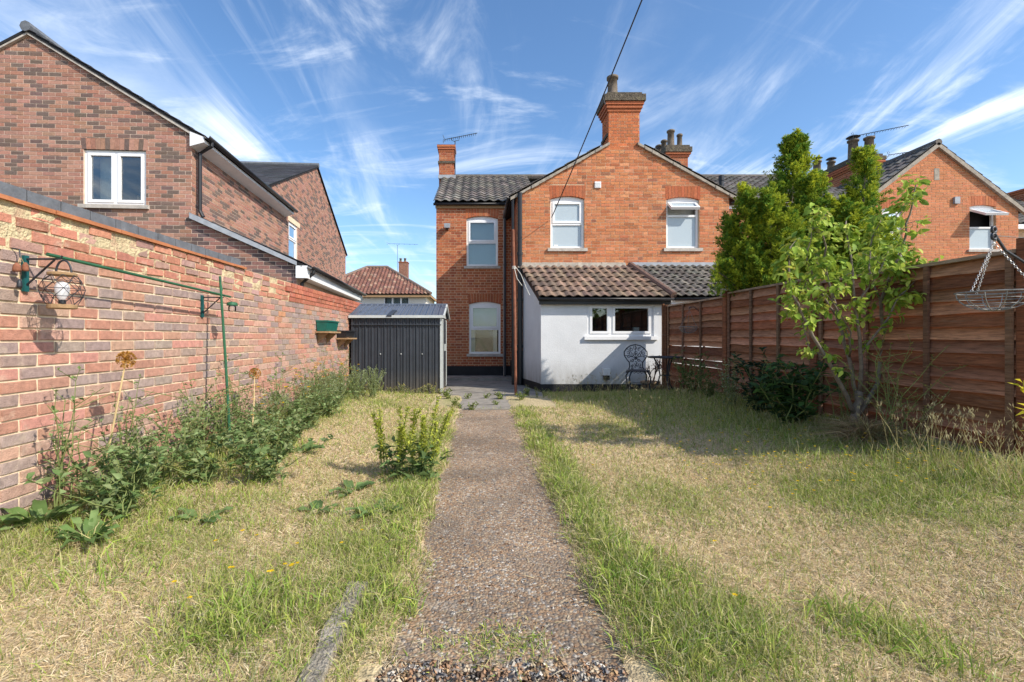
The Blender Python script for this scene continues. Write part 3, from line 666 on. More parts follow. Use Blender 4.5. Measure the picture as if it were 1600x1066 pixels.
mb = MB(); mb.fbox(frg, g2[0]+.02, g2[1]-.02, g2[2]+.02, g2[3]-.02, -.24, -.23); mb.build('blind', M['blind'], w)
# side wall of the wing, facing the yard
frs = frame((XL, YM, 0), (0, -1, 0), (-1, 0, 0))
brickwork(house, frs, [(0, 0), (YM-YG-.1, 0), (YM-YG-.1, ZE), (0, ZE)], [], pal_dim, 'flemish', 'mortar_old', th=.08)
frr = frame((XR, YG+.1, 0), (0, 1, 0), (1, 0, 0))
brickwork(house, frr, [(0, 0), (YM-YG-.1, 0), (YM-YG-.1, ZE), (0, ZE)], [], pal_dim, 'flemish', 'mortar_old', th=.08)
core_box(house, [(XL+.1, YG+.3, 0), (XR-.1, YG+.3, 0), (XR-.1, YG+.3, ZE-.1), (XA, YG+.3, ZA-.3), (XL+.1, YG+.3, ZE-.1)], (0, 2.2, 0))
mb = MB(); mb.fbox(frg, XL-.02, 1.1, 0, .83, .002, .025); mb.fbox(frs, 0, YM-YG, 0, .5, .002, .025); mb.build('wing_plinth', M['blackpaint'], house)
# wing roof: slopes, verges, stepped tile edges
for sgn, xe in ((-1, XL-.16), (1, XR+.16)):
    dz = (ZA-ZE)/(XA-XL)*.16; ze = ZE-dz+.05; za = ZA+.05
    k_ = 1-.40/abs(XA-xe); xk = xe+(XA-xe)*k_; zk = ze+(za-ze)*k_
    rf = MB(); rf.prism([(xe, YG-.05, ze), (xk, YG-.05, zk), (xk, YG+.6, zk), (xe, YG+.6, ze)], (0, 0, -.05)); rf.prism([(xe, YG+.601, ze), (XA, YG+.601, za), (XA, 16.2, za), (xe, 16.2, ze)], (0, 0, -.05)); rf = rf.build('roof', M['dark'], house)
    sl = math.hypot(XA-xe, za-ze); nr = 10
    O = V(xe, 16.2, ze+.02) if sgn < 0 else V(xe, YG-.07, ze+.02)
    U = V(0, -1, 0) if sgn < 0 else V(0, 1, 0)
    tile_field(rf, O, U, V(XA-xe, 0, za-ze), 19, nr, (16.2-YG+.07)/19, sl/nr, .045, pal_gtile, 'tile_grey', 'roof_tiles', cut=(lambda c, r: not (r >= 8 and (c >= 16 if sgn < 0 else c <= 2))))
    mb = MB()
    n = 16
    for i in range(n):
        a = i/n; b = (i+1)/n; x0 = xe+(XA-xe)*a; x1 = xe+(XA-xe)*b; z0 = ze+(za-ze)*a-.04; z1 = ze+(za-ze)*b-.04; q = random.uniform(0, .02)
        if abs(x0-XA) < .45: continue
        mb.prism([(x0, YG-.06-q, z0-.02-q), (x1, YG-.06-q, z1-.025-q), (x1, YG-.06-q, z1+.035), (x0, YG-.06-q, z0+.035)], (0, .06+q-.008, 0))
    mb.build('verge', M['verge'], house)
gutter(house, (XL-.2, YG-.06, ZE-.02), (XL-.2, YM-.1, ZE-.02), .05); gutter(house, (XR+.2, YG-.06, ZE-.02), (XR+.2, YM-.1, ZE-.02), .05)
for nm, x, y, z1, r, mt in (('downpipe', XL-.10, YG-.03, ZE-.05, .036, 'black'), ('soil_pipe', XL+.06, YG-.09, ZE+.05, .055, 'black'), ('downpipe', XL-.2, YM-.35, ZE-.1, .034, 'alu'), ('old_pipe', .72, YM-.06, 4.7, .03, 'stone')):
    mb = MB(); mb.tube([(x, y, .02), (x, y, z1)], r, 10)
    for z in (.9, 2.0, 3.1): mb.tube([(x, y, z), (x, y, z+.07)], r*1.25, 10)
    mb.build(nm, M[mt], house)
# central chimney on the gable
ch = thing('chimney_stack', 'tall orange brick chimney with mossy corbelled top on the wing gable', 'chimney', (XA, YG, ZA-.25))
cx0, cx1, cy0, cy1 = X(951, YG), X(999, YG), YG+.002, YG+.56
brick_box(ch, cx0, cx1, cy0, cy1, ZA-.3, 6.55, lambda: jit((.50, .155, .062), .18))
corbels(ch, cx0, cx1, cy0, cy1, 6.55, (.03, .06, .085)); mb = MB(); mb.box(cx0-.12, cx1+.12, cy0-.12, cy1+.12, 6.775, 6.93); mb.box(cx0-.05, cx1+.05, cy0-.05, cy1+.05, 6.93, 7.0); mb.build('cap', M['moss'], ch)
mossy_cap(ch, cx0-.03, cx1+.03, cy0-.03, cy1+.03, 7.0, .07)
mb = MB(); mb.box(cx0-.035, cx0-.007, cy0+.02, cy1+.02, 5.98, 6.06); mb.build('drip_course', M['moss'], ch)
mb = MB(); mb.box(cx1+.007, cx1+.035, cy0+.1, cy1, 6.0, 6.07); mb.build('drip_course', M['moss'], ch)
chimney_pot(ch, X(957, YG+.25), YG+.25, 7.03, .125, .52)
mb = MB(); mb.lathe((X(985, YG+.25), YG+.25, 7.02), [(.13, 0), (.12, .06), (.05, .09)], 12); mb.build('capped_flue', M['moss'], ch)
mb = MB(); mb.tube([(cx0-.12, cy0-.14, 6.66), (cx0-.2, cy0-.2, 6.83)], .012, 5); mb.tube([(cx0-.12, cy0-.14, 6.9), (cx0-.2, cy0-.2, 6.83)], .012, 5); mb.build('cable_bracket', M['alu'], ch)
# chimney on the end wall of the main range
ch = thing('chimney_stack', 'slim brick chimney without pots at the end of the grey tiled roof', 'chimney', (-1.1, 16.5, 6.6))
brick_box(ch, -1.38, -.88, 16.3, 16.85, 6.3, 7.62, pal_dim); corbels(ch, -1.38, -.88, 16.3, 16.85, 7.62, (.02, .05, .07)); mossy_cap(ch, -1.45, -.81, 16.23, 16.92, 7.845, .05)
mb = MB(); mb.box(-1.42, -.84, 16.26, 16.89, 7.22, 7.29); mb.build('band', M['moss'], ch)
mb = MB(); mb.box(-1.4, -.8, 16.2, 16.3, 6.66, 6.78); mb.build('flashing', M['lead'], ch)
aerial('television aerial on a mast beside the slim potless chimney', (-.83, 16.4, 6.72), 1.32, (1, .1, 0), 16, 1.15, .1, .24)
# chimney behind the wing
ch = thing('chimney_stack', 'brick chimney with cluster of clay pots behind the wing roof', 'chimney', (6.9, 16.4, 6.4))
brick_box(ch, 6.55, 7.25, 16.2, 17.4, 6.2, 7.4, pal_dim); corbels(ch, 6.55, 7.25, 16.2, 17.4, 7.4, (.04, .08)); mb = MB(); mb.box(6.44, 7.36, 16.09, 17.5, 7.55, 7.72); mb.box(6.5, 7.3, 16.15, 17.45, 7.72, 7.8); mb.build('cap', M['moss'], ch)
for x, y, r, h, cw in ((6.72, 16.35, .12, .62, 0), (7.05, 16.4, .09, .5, 0), (6.7, 16.9, .1, .5, 0), (6.66, 17.25, .12, .46, 0)): chimney_pot(ch, x, y, 7.78, r, h, cw)
aerial('television aerial beside the cluster of clay pots behind the wing', (6.2, 16.9, 6.6), 1.25, (1, .2, 0), 8, .7, .12, .15)
# security lamp and small fittings
t = thing('security_lamp', 'small grey security lamp high on the dim brick wall', 'lamp', (-.886, YM, 4.24))
mb = MB(); mb.box(-.92, -.85, YM-.12, YM-.008, 4.17, 4.22); mb.build('bracket', M['black'], t); mb = MB(); mb.hexa([(-.96, YM-.2, 4.20), (-.81, YM-.2, 4.20), (-.81, YM-.06, 4.21), (-.96, YM-.06, 4.21), (-.97, YM-.22, 4.32), (-.80, YM-.22, 4.32), (-.80, YM-.06, 4.31), (-.97, YM-.06, 4.31)]); mb.build('housing', M['lead'], t)
t = thing('wall_vent', 'small square white vent between the two upper gable windows', 'vent', (2.85, YG, 4.72))
mb = MB(); mb.box(2.775, 2.925, YG-.035, YG-.01, 4.72, 4.87); mb.build('cover', M['upvc'], t)
for k in range(4): q = MB(); q.box(2.79, 2.91, YG-.043, YG-.036, 4.74+k*.03, 4.755+k*.03); q.build('louvre', M['upvc'], t)

# ------------------------------------------------------------------ white rendered lean-to and the neighbour's beside it
ext = thing('lean_to', 'white rendered lean-to extension with brown pantile roof', 'extension', (2.5, YE, 0))
A, B, C, D = (1.30, YE), (3.95, YE), (3.60, YG-.01), (1.05, YG-.01)
ew = (2.27, 3.66, 1.17, 1.86); EZ, EZ2 = 1.95, 2.83
fre = frame((0, YE, 0), (1, 0, 0), (0, -1, 0))
mb = MB(); polys = minus([[(A[0], .17), (B[0], .17), (B[0], EZ), (A[0], EZ)]], ew)
for p in polys: put_poly(mb, fre, p, -.12, 0)
dv = V(D[0]-A[0], D[1]-A[1], 0); sN = V(-dv.y, dv.x, 0).normalized()
mb.prism([(A[0], A[1]+.121, .17), (D[0], D[1], .17), (D[0], D[1], EZ2-.05), (A[0], A[1]+.121, EZ+.03)], -sN*.12)
mb.build('wall', M['render'], ext)
mb = MB(); mb.prism([(A[0]-.012, A[1]-.012, 0), (B[0], B[1]-.012, 0), (B[0], B[1]+.1, 0), (A[0]+.1, A[1]+.1, 0), (D[0]+.1, D[1], 0), (D[0]-.012, D[1], 0)], (0, 0, .168)); mb.build('plinth', M['blackpaint'], ext)
core_box(ext, [(1.55, YE+.5, .1), (3.7, YE+.5, .1), (3.7, YE+.5, 2.1), (1.55, YE+.5, 2.1)], (0, .6, 0), 'dark', 'room')
w = sash_window(ext, fre, *ew, 0, None, set_=-.03, two=.36, sill='upvc')
t2 = MB(); t2.box(3.3, 3.42, YE+.2, YE+.3, 1.24, 1.36); t2.build('ornament', M['curtain'], w)
def pal_btile():
    t = random.random(); return jit((.20, .135, .098) if t < .5 else (.26, .175, .125) if t < .75 else (.155, .11, .085), .2)
base = MB(); base.prism([(A[0]-.04, YE-.08, EZ+.02), (4.02, YE-.08, EZ+.02), (3.63, YG-.02, EZ2), (D[0]-.04, YG-.02, EZ2)], (0, 0, -.05)); rf = base.build('roof', M['black'], ext)
up = V(-.30, YG-.02-(YE-.12), EZ2-EZ); sl = up.length; ncol, nrow = 15, 7
tile_field(rf, (A[0]-.06, YE-.14, EZ+.02), (1, 0, 0), V(up.x, up.y, up.z), ncol, nrow, (4.0-A[0]+.06)/ncol, sl/nrow, .035, pal_btile, 'tile_brown', 'tile', True)
gutter(ext, (A[0]-.08, YE-.17, EZ-.0), (4.0, YE-.17, EZ-.0), .05)
mb = MB(); mb.box(A[0]-.04, 3.96, YE-.11, YE-.002, EZ-.12, EZ-.03); mb.build('fascia', M['black'], ext)
mb = MB(); mb.prism([(A[0]-.06, YE-.1, EZ-.05), (A[0]-.06, YE-.1, EZ+.06), (D[0]-.06, YG-.02, EZ2+.03), (D[0]-.06, YG-.02, EZ2-.08)], (.03, 0, 0)); mb.build('barge_board', M['black'], ext)
n = 18; mb = MB()
for i in range(n):
    a = D[0]-.12+(3.62-D[0])*i/n; b = D[0]-.12+(3.62-D[0])*(i+1)/n
    mb.hexa([(a, YG-.13-random.random()*.03, EZ2-.03), (b, YG-.13-random.random()*.03, EZ2-.03), (b, YG-.012, EZ2-.03), (a, YG-.012, EZ2-.03), (a, YG-.06, EZ2+.09+random.random()*.02), (b, YG-.06, EZ2+.09+random.random()*.02), (b, YG-.012, EZ2+.11), (a, YG-.012, EZ2+.11)])
mb.build('mortar_fillet', M['verge'], ext)
t = thing('boiler_flue', 'small cream flue box low on the white rendered wall', 'flue', (2.65, YE, .3))
mb = MB(); mb.box(2.575, 2.725, YE-.1, YE-.002, .36, .5); mb.build('hood', M['curtain'], t); mb = MB(); mb.box(2.59, 2.71, YE-.09, YE-.004, .27, .357); mb.build('grille', M['black'], t)
nb = thing('lean_to', 'neighbouring lean-to with grey pantile roof rising behind the fence', 'extension', (5, YE, 0))
mb = MB(); mb.prism([(3.97, YE+.02, 0), (6.3, YE+.02, 0), (6.3, YE+.02, EZ-.02), (3.97, YE+.02, EZ-.02)], (0, 1.3, 0)); mb.build('wall', M['render'], nb)
base = MB(); base.prism([(4.03, YE-.06, EZ+.03), (6.35, YE-.06, EZ+.03), (5.98, YG-.02, EZ2), (3.66, YG-.02, EZ2)], (0, 0, -.05)); rf = base.build('roof', M['black'], nb)
tile_field(rf, (4.03, YE-.14, EZ+.03), (1, 0, 0), V(up.x-.05, up.y, up.z), 14, 9, 2.3/14, sl/9, .035, pal_gtile, 'tile_grey', 'tile', True)
gutter(nb, (4.03, YE-.17, EZ-.0), (6.3, YE-.17, EZ-.0), .05); mb = MB(); mb.box(3.98, 6.3, YE-.11, YE+.015, EZ-.12, EZ-.03); mb.build('fascia', M['fascia'], nb)
mb = MB(); mb.tube([(4.02, YE-.15, EZ+.06), (3.62, YG-.04, EZ2+.05)], .075, 10); mb.build('party_ridge', M['tile_brown'], nb).data.color_attributes['Col'].data.foreach_set('color', np.tile((.16, .10, .08, 1), 20).astype(np.float32))
mb = MB(); mb.box(3.62, 6.0, YG-.1, YG-.012, EZ2+.0, EZ2+.1); mb.build('flashing', M['lead'], nb)

# ------------------------------------------------------------------ right-hand neighbour with open window
YR = 13.7; rh = thing('neighbour_house', 'orange brick gabled house with an open tilted window above the fence', 'house', (13.4, YR, 0))
rx0, rx1, rxa, rze, rza = 11.0, 15.82, 13.41, 4.92, 6.78; frR = frame((0, YR, 0), (1, 0, 0), (0, -1, 0))
r1 = (11.82, 12.42, 3.55, 4.9); r2 = (14.39, 15.16, 3.72, 4.97)
brickwork(rh, frR, [(rx0, 0), (rx1, 0), (rx1, rze), (rxa, rza), (rx0, rze)], [(*r1, .33), (*r2, .33)], lambda: jit((.52, .20, .095), .13), 'mixed', 'mortar_old')
for q in (r1, r2):
    voussoirs(rh, frR, q[0]-.02, q[1]+.02, q[3], .06, .32, lambda: jit((.45, .15, .07), .15)); mb = MB(); mb.fbox(frR, q[0]-.03, q[1]+.03, q[3], q[3]+.34, -.165, -.125); mb.build('lintel', M['mortar_old'], rh)
sash_window(rh, frR, *r1, .055, .5, blind=(0, 1))
w = sash_window(rh, frR, *r2, .055, .52, 'frost', opened=R(62))
core_box(rh, [(rx0+.1, YR+.3, 0), (rx1-.1, YR+.3, 0), (rx1-.1, YR+.3, rze-.1), (rxa, YR+.3, rza-.15), (rx0+.1, YR+.3, rze-.1)], (0, 6, 0))
mb = MB(); mb.box(rx0, rx0+.08, YR+.1, YR+6, 0, rze); mb.box(rx1-.08, rx1, YR+.1, YR+6, 0, rze); mb.build('side_wall', M['mortar_old'], rh)
for sgn, xe in ((-1, rx0-.16), (1, rx1+.16)):
    ze = rze-.16*(rza-rze)/(rxa-rx0)+.05; za = rza+.05; sl = math.hypot(rxa-xe, za-ze)
    rf = MB(); rf.prism([(xe, YR-.05, ze), (rxa, YR-.05, za), (rxa, 19, za), (xe, 19, ze)], (0, 0, -.05)); rf = rf.build('roof', M['dark'], rh)
    O = V(xe, 19, ze+.02) if sgn < 0 else V(xe, YR-.07, ze+.02)
    tile_field(rf, O, V(0, sgn, 0), V(rxa-xe, 0, za-ze), 18, 10, (19-YR+.07)/18, sl/10, .045, pal_gtile, 'tile_grey', 'roof_tiles')
    mb = MB(); mb.prism([(xe, YR-.09, ze-.13), (rxa, YR-.09, za-.13), (rxa, YR-.09, za+.0), (xe, YR-.09, ze+.0)], (0, .084, 0)); mb.build('verge', M['verge'], rh)
mb = MB(); mb.tube([(rxa, YR-.09, rza+.06), (rxa, 19, rza+.06)], .1, 8, (.13, .115, .1)); mb.build('ridge_tiles', M['tile_grey'], rh)
mb = MB(); mb.box(13.9, 14.05, YR-.07, YR-.012, 5.05, 5.25); mb.build('alarm_box', M['lead'], rh)
mb = MB(); mb.box(13.35, 13.5, YR-.012, YR-.007, 5.75, 6.1); mb.build('mortar_patch', M['verge'], rh)
mb = MB(); mb.prism([(rx1+.3, YR+2, 0), (24, YR+2, 0), (24, YR+2, 4.9), (rx1+.3, YR+2, 4.9)], (0, 4, 0)); mb.build('rear_range', M['mortar_old'], rh)
slope_tiles(rh, rx1+.25, 24, YR+1.9, 4.95, YR+5, 6.7)
mb = MB(); mb.box(rx1+.2, 24, YR+1.8, YR+1.99, 4.75, 4.9); mb.build('fascia', M['fascia'], rh)
ch = thing('chimney_stack', 'long brick chimney with several tall cowled pots behind the conifers', 'chimney', (13.3, 16, 6))
brick_box(ch, 13.05, 13.75, 16.0, 18.6, 5.9, 6.98, pal_dim); corbels(ch, 13.05, 13.75, 16.0, 18.6, 6.98, (.04, .08, .1)); mb = MB(); mb.box(12.93, 13.87, 15.88, 18.72, 7.205, 7.33); mb.box(13.0, 13.8, 15.95, 18.65, 7.33, 7.42); mb.build('cap', M['moss'], ch)
for x, y, r, h, cw in ((13.25, 18.3, .14, .65, 1), (13.35, 17.7, .13, .4, 1), (13.3, 16.6, .16, .75, 1), (13.62, 16.3, .15, .72, 0)): chimney_pot(ch, x, y, 7.42, r, h, cw)
ch = thing('chimney_stack', 'pair of squat clay pots peeping over the neighbouring roof slope', 'chimney', (15.3, 17.5, 6))
brick_box(ch, 14.9, 16.2, 17.3, 18, 5.8, 7.0, pal_dim)
for x in (15.35, 15.8): chimney_pot(ch, x, 17.6, 7.0, .17, .78)
aerial('long television aerial above the cowled chimney pots', (13.75, 16.4, 7.35), .85, (1, -.15, 0), 20, 1.75, .1, .16)
aerial('television aerial half hidden behind the neighbouring gable', (16.0, 17.5, 7.0), .95, (1, -.1, 0), 18, 1.9, .1, .12)
fr2 = thing('chimney_stack', 'brick chimney edge far beyond the neighbouring gable', 'chimney', (21.3, 18, 4)); brick_box(fr2, 21.15, 22, 18, 19, 4.9, 6.75, pal_dim); corbels(fr2, 21.15, 22, 18, 19, 6.75, (.05, .1))

# ------------------------------------------------------------------ left-hand brick house (turned a little from the garden axis)
lh = thing('brick_house', 'new mottled brick house with white windows beyond the garden wall', 'house', (-5.53, 9.0, 0), R(4))
frL = frame((0, 0, 0), (1, 0, 0), (0, -1, 0)); le, la = 5.1, 6.86
lw1 = (-1.97, -.84, 3.67, 4.72); lw2 = (-4.9, -3.66, 3.67, 4.72)
brickwork(lh, frL, [(-5.86, 1.5), (0, 1.5), (0, le), (-2.93, la), (-5.86, le)], [(*lw1, .215), (*lw2, .215)], pal_new, 'stretcher', 'mortar_new', 'newbrick')
for q in (lw1, lw2):
    voussoirs(lh, frL, q[0]-.03, q[1]+.03, q[3], 0, .21, pal_new, 14, 'soldier_course'); mb = MB(); mb.fbox(frL, q[0]-.05, q[1]+.05, q[3]+.001, q[3]+.225, -.1, -.05); mb.build('lintel', M['mortar_new'], lh)
    w = sash_window(lh, frL, *q, 0, None, set_=-.04, two=.5, sill='stone')
    mb = MB(); mb.fbox(frL, q[0]+.1, q[0]+.3, q[2], q[3], -.3, -.29); mb.build('curtain', M['curtain'], w); mb = MB(); mb.fbox(frL, q[1]-.3, q[1]-.12, q[2]+.05, q[2]+.25, -.3, -.22); mb.build('ornament', M['timber'], w)
mb = MB(); mb.box(-5.86, -.4, .5, 12, 0, le-.1); mb.prism([(-5.8, .5, le-.1), (-.4, .5, le-.1), (-2.93, .5, la-.15)], (0, 8, 0)); mb.build('core', M['dark'], lh)
mb = MB(); mb.box(-5.86, 0, .001, .1, 0, 1.5); mb.build('lower_wall', M['mortar_new'], lh)
frLs = frame((0, 0, 0), (0, 1, 0), (1, 0, 0)); sw = (5.55, 6.4, 3.62, 4.78)
brickwork(lh, frLs, [(.001, 2.0), (13.8, 2.0), (13.8, 5.1), (.001, 5.1)], [(*sw, .0)], pal_new, 'stretcher', 'mortar_new', 'newbrick')
brickwork(lh, frLs, [(3.45, 5.1), (14.0, 5.1), (8.73, 7.55)], [], pal_new, 'stretcher', 'mortar_new', 'newbrick', wname='gable_wall')
w = sash_window(lh, frLs, *sw, 0, .55, set_=-.03, sill='upvc', blind=(0, 1))
q = MB(); q.fbox(frLs, sw[0]-.06, sw[1]+.25, sw[3]+.0, sw[3]+.16, .002, .014); q.build('lintel', M['mortar'], lh)
mb = MB(); mb.box(-6, -.4, 5, 13.7, 0, 5.2); mb.prism([(-.4, 3.8, 5.2), (-.4, 13.7, 5.2), (-.4, 8.73, 7.45)], (-6, 0, 0)); mb.build('wing_core', M['dark'], lh)
# front roof, barge, box eaves
def slate_rows(parent, O, U, Vd, n, wid, ln, name='slates', col=(.085, .085, .095)):
    O = Vector(O); U = Vector(U).normalized(); Vd = Vector(Vd).normalized(); Nn = U.cross(Vd).normalized(); Nn = Nn if Nn.z > 0 else -Nn; mb = MB()
    for r in range(n):
        x = -(r % 2)*.15
        while x < wid:
            a = max(x, 0); b = min(x+.3, wid); x += .3
            if b-a < .02: continue
            p = O+U*a+Vd*(r*ln/n); q = U*(b-a-.004); s = Vd*(ln/n+.05); h = Nn*.022
            mb.prism([p+h, p+q+h, p+q+s+Nn*.004, p+s+Nn*.004], -Nn*.008, jit(col, .25))
    o = mb.build(name, M['slate'], parent); o['kind'] = 'stuff'
for s, xe in ((1, .28), (-1, -6.14)):
    ze = le-.28*(la-le)/2.93+.06; za = la+.06
    rf = MB(); rf.prism([(xe, -.07, ze), (-2.93, -.07, za), (-2.93, 8, za), (xe, 8 if s < 0 else 5.15, ze)], (0, 0, -.06)); rf = rf.build('roof', M['dark'], lh)
    if s > 0: slate_rows(rf, (xe, -.09, ze), (0, 1, 0), (-2.93-xe, 0, za-ze), 14, 5.25, math.hypot(2.93+xe, za-ze))
    mb = MB(); mb.prism([(xe if s < 0 else .0, -.06, ze-.09 if s < 0 else le-.06), (-2.93, -.06, za-.10), (-2.93, -.06, za-.062), (xe if s < 0 else .0, -.06, ze-.03 if s < 0 else le+.0)], (0, .055, 0)); mb.build('verge', M['stone'], lh)
mb = MB(); mb.tube([(-2.93, -.1, la+.09), (-2.93, 8.2, la+.09)], .1, 8); mb.build('ridge', M['bluebrick'], lh)
mb = MB(); mb.hexa([(.006, -.08, le-.30), (.27, -.08, le-.22), (.27, 5.2, le-.22), (.006, 5.2, le-.30), (.006, -.08, le-.02), (.27, -.08, le-.14+.02), (.27, 5.2, le-.14+.02), (.006, 5.2, le-.02)]); mb.build('box_eave', M['fascia'], lh)
gutter(lh, (.33, -.1, le-.1), (.33, 5.25, le-.1), .06)
mb = MB(); mb.tube([(.33, .1, le-.14), (.33, .1, le-.22), (.09, .13, le-.36), (.09, .13, 3.62), (.15, .13, 3.5)], .036, 8); mb.build('downpipe', M['black'], lh)
# cross wing roof
for y0, yr in ((3.5, 8.73), (13.98, 8.73)):
    rf = MB(); zr, z0 = 7.63, 5.2; rf.prism([(.06, y0, z0), (.06, yr, zr), (-6, yr, zr), (-6, y0, z0)], (0, 0, -.06)); rf = rf.build('roof', M['dark'], lh)
    if y0 < 8: slate_rows(rf, (-6, y0, z0), (1, 0, 0), (0, yr-y0, zr-z0), 24, 6.08, math.hypot(yr-y0, zr-z0))
mb = MB(); mb.tube([(.08, 8.73, 7.66), (-6, 8.73, 7.66)], .09, 8); mb.build('ridge', M['bluebrick'], lh)
# single storey side part
brickwork(lh, frL, [(.001, 1.2), (1.97, 1.2), (1.97, 2.55), (.001, 3.42)], [], lambda: jit((.30, .155, .125) if random.random() < .6 else (.13, .09, .085), .16), 'stretcher', 'mortar_new')
rf = MB(); rf.prism([(.004, -.08, 3.50), (2.1, -.08, 2.58), (2.1, 5.9, 2.58), (.004, 5.9, 3.50)], (0, 0, -.07)); rf = rf.build('side_roof', M['dark'], lh)
slate_rows(rf, (2.1, -.1, 2.6), (0, 1, 0), (-2.1, 0, .92), 10, 6.0, 2.25)
mb = MB(); mb.prism([(.004, -.1, 3.42), (2.0, -.1, 2.54), (2.0, -.1, 2.62), (.004, -.1, 3.53)], (0, .02, 0)); mb.build('side_verge', M['lead'], lh)
mb = MB(); mb.box(1.98, 2.2, -.08, 5.9, 2.30, 2.54); mb.build('side_box_eave', M['fascia'], lh)
gutter(lh, (2.27, -.1, 2.53), (2.27, 5.95, 2.53), .06)
mb = MB(); mb.tube([(2.27, .1, 2.5), (2.27, .1, 2.42), (2.04, .12, 2.22), (2.04, .12, 0)], .036, 8); mb.build('downpipe', M['black'], lh)
mb = MB(); mb.box(.01, 1.97, .1, 5.85, 0, 2.5); mb.build('side_core', M['mortar_new'], lh)

# ------------------------------------------------------------------ distant white house
fh = thing('rendered_house', 'distant white rendered house with hipped red tiled roof and brick chimney', 'house', (-9, 41, 0))
fx0, fx1, fy0, fy1, fz, fzr = -15.0, -4.6, 41, 48.5, 4.85, 7.75; frF = frame((0, fy0, 0), (1, 0, 0), (0, -1, 0))
fws = [(-8.3, -6.1, 3.6, 4.7), (-12.2, -11.2, 3.6, 4.7)]
mb = MB(); pp = [[(fx0, 0), (fx1, 0), (fx1, fz), (fx0, fz)]]
for h in fws: pp = minus(pp, h)
for p in pp: put_poly(mb, frF, p, -.2, 0)
mb.box(fx1-.2, fx1, fy0+.2, fy1, 0, fz); mb.box(fx0, fx0+.2, fy0+.2, fy1, 0, fz); mb.build('wall', mat('cream_render', (.70, .66, .58), .9, .06, 2, 0), fh)
core_box(fh, [(fx0+.3, fy0+.8, 0), (fx1-.3, fy0+.8, 0), (fx1-.3, fy0+.8, fz), (fx0+.3, fy0+.8, fz)], (0, 6, 0))
for h in fws:
    mb = MB(); n3 = 3 if h[1]-h[0] > 1.5 else 1
    for i in range(n3+1): u = h[0]+(h[1]-h[0])*i/n3; mb.fbox(frF, u-.07, u+.07, h[2], h[3], -.12, -.02)
    mb.fbox(frF, h[0], h[1], h[2], h[2]+.1, -.115, -.025); mb.fbox(frF, h[0], h[1], h[3]-.1, h[3], -.115, -.025)
    w = mb.build('window', M['upvc'], fh)
    for i in range(n3): q = MB(); q.fbox(frF, h[0]+(h[1]-h[0])*i/n3+.07, h[0]+(h[1]-h[0])*(i+1)/n3-.07, h[2]+.1, h[3]-.1, -.1, -.09); q.build('pane', M['glass'], w)
    q = MB(); q.fbox(frF, h[0]+.1, h[1]-.1, h[2], h[3], -.5, -.48); q.build('curtain', M['blind'], w)
ex = .45; e0, e1, g0, g1_ = fx0-ex, fx1+ex, fy0-ex, fy1+ex; ra, rb, ym = -10.7, -8.75, 44.75
mb = MB(); mb.add([(e0, g0, fz), (e1, g0, fz), (e1, g1_, fz), (e0, g1_, fz), (ra, ym, fzr), (rb, ym, fzr)], [(0, 1, 5, 4), (1, 2, 5), (2, 3, 4, 5), (3, 0, 4), (3, 2, 1, 0)]); rf = mb.build('roof', M['dark'], fh)
def pal_rtile():
    t = random.random(); return jit((.20, .095, .07) if t < .7 else (.29, .18, .13) if t < .9 else (.15, .075, .06), .2)
sl = math.hypot(ym-g0, fzr-fz); nr = 15; nc = 34; tw = (e1-e0)/nc
def cutL(c, r):
    u = e0+(c+.5)*tw; t = (r+.7)/nr; return e0+(ra-e0)*t-.1 < u < e1+(rb-e1)*t+.1
tile_field(rf, (e0, g0-.05, fz+.03), (1, 0, 0), (0, ym-g0, fzr-fz), nc, nr, tw, sl/nr, .09, pal_rtile, 'tile_brown', 'roof_tiles', cut=cutL)
mb = MB(); mb.tube([(ra, ym, fzr+.1), (rb, ym, fzr+.1)], .16, 8, (.2, .15, .12)); mb.tube([(rb, ym, fzr+.1), (e1, g0, fz+.1)], .15, 8, (.2, .15, .12)); mb.tube([(ra, ym, fzr+.1), (e0, g0, fz+.1)], .15, 8, (.2, .15, .12)); mb.build('hip_tiles', M['tile_brown'], fh)
mb = MB(); mb.box(e0, e1, g0+.02, g0+.1, fz-.2, fz-.02); mb.box(e1-.1, e1-.02, g0+.1, g1_, fz-.2, fz-.02); mb.build('fascia', M['timber'], fh)
ch = thing('chimney_stack', 'brick chimney with two little pots on the distant red roof', 'chimney', (-7, 45, 5.8)); s = brick_box(ch, X(623, 45), X(636.5, 45), 45, 45.9, 5.6, 8.35, lambda: jit((.27, .12, .085), .2)); corbels(ch, X(623, 45), X(636.5, 45), 45, 45.9, 8.35, (.05,))
for px in (626, 633): chimney_pot(ch, X(px, 45.4), 45.4, 8.42, .12, .4)
aerial('thin television aerial on a tall mast over the distant red roof', (X(621, 44.9), 44.9, 6.4), 3.6, (1, 0, 0), 6, 2.9, .25, -.03)

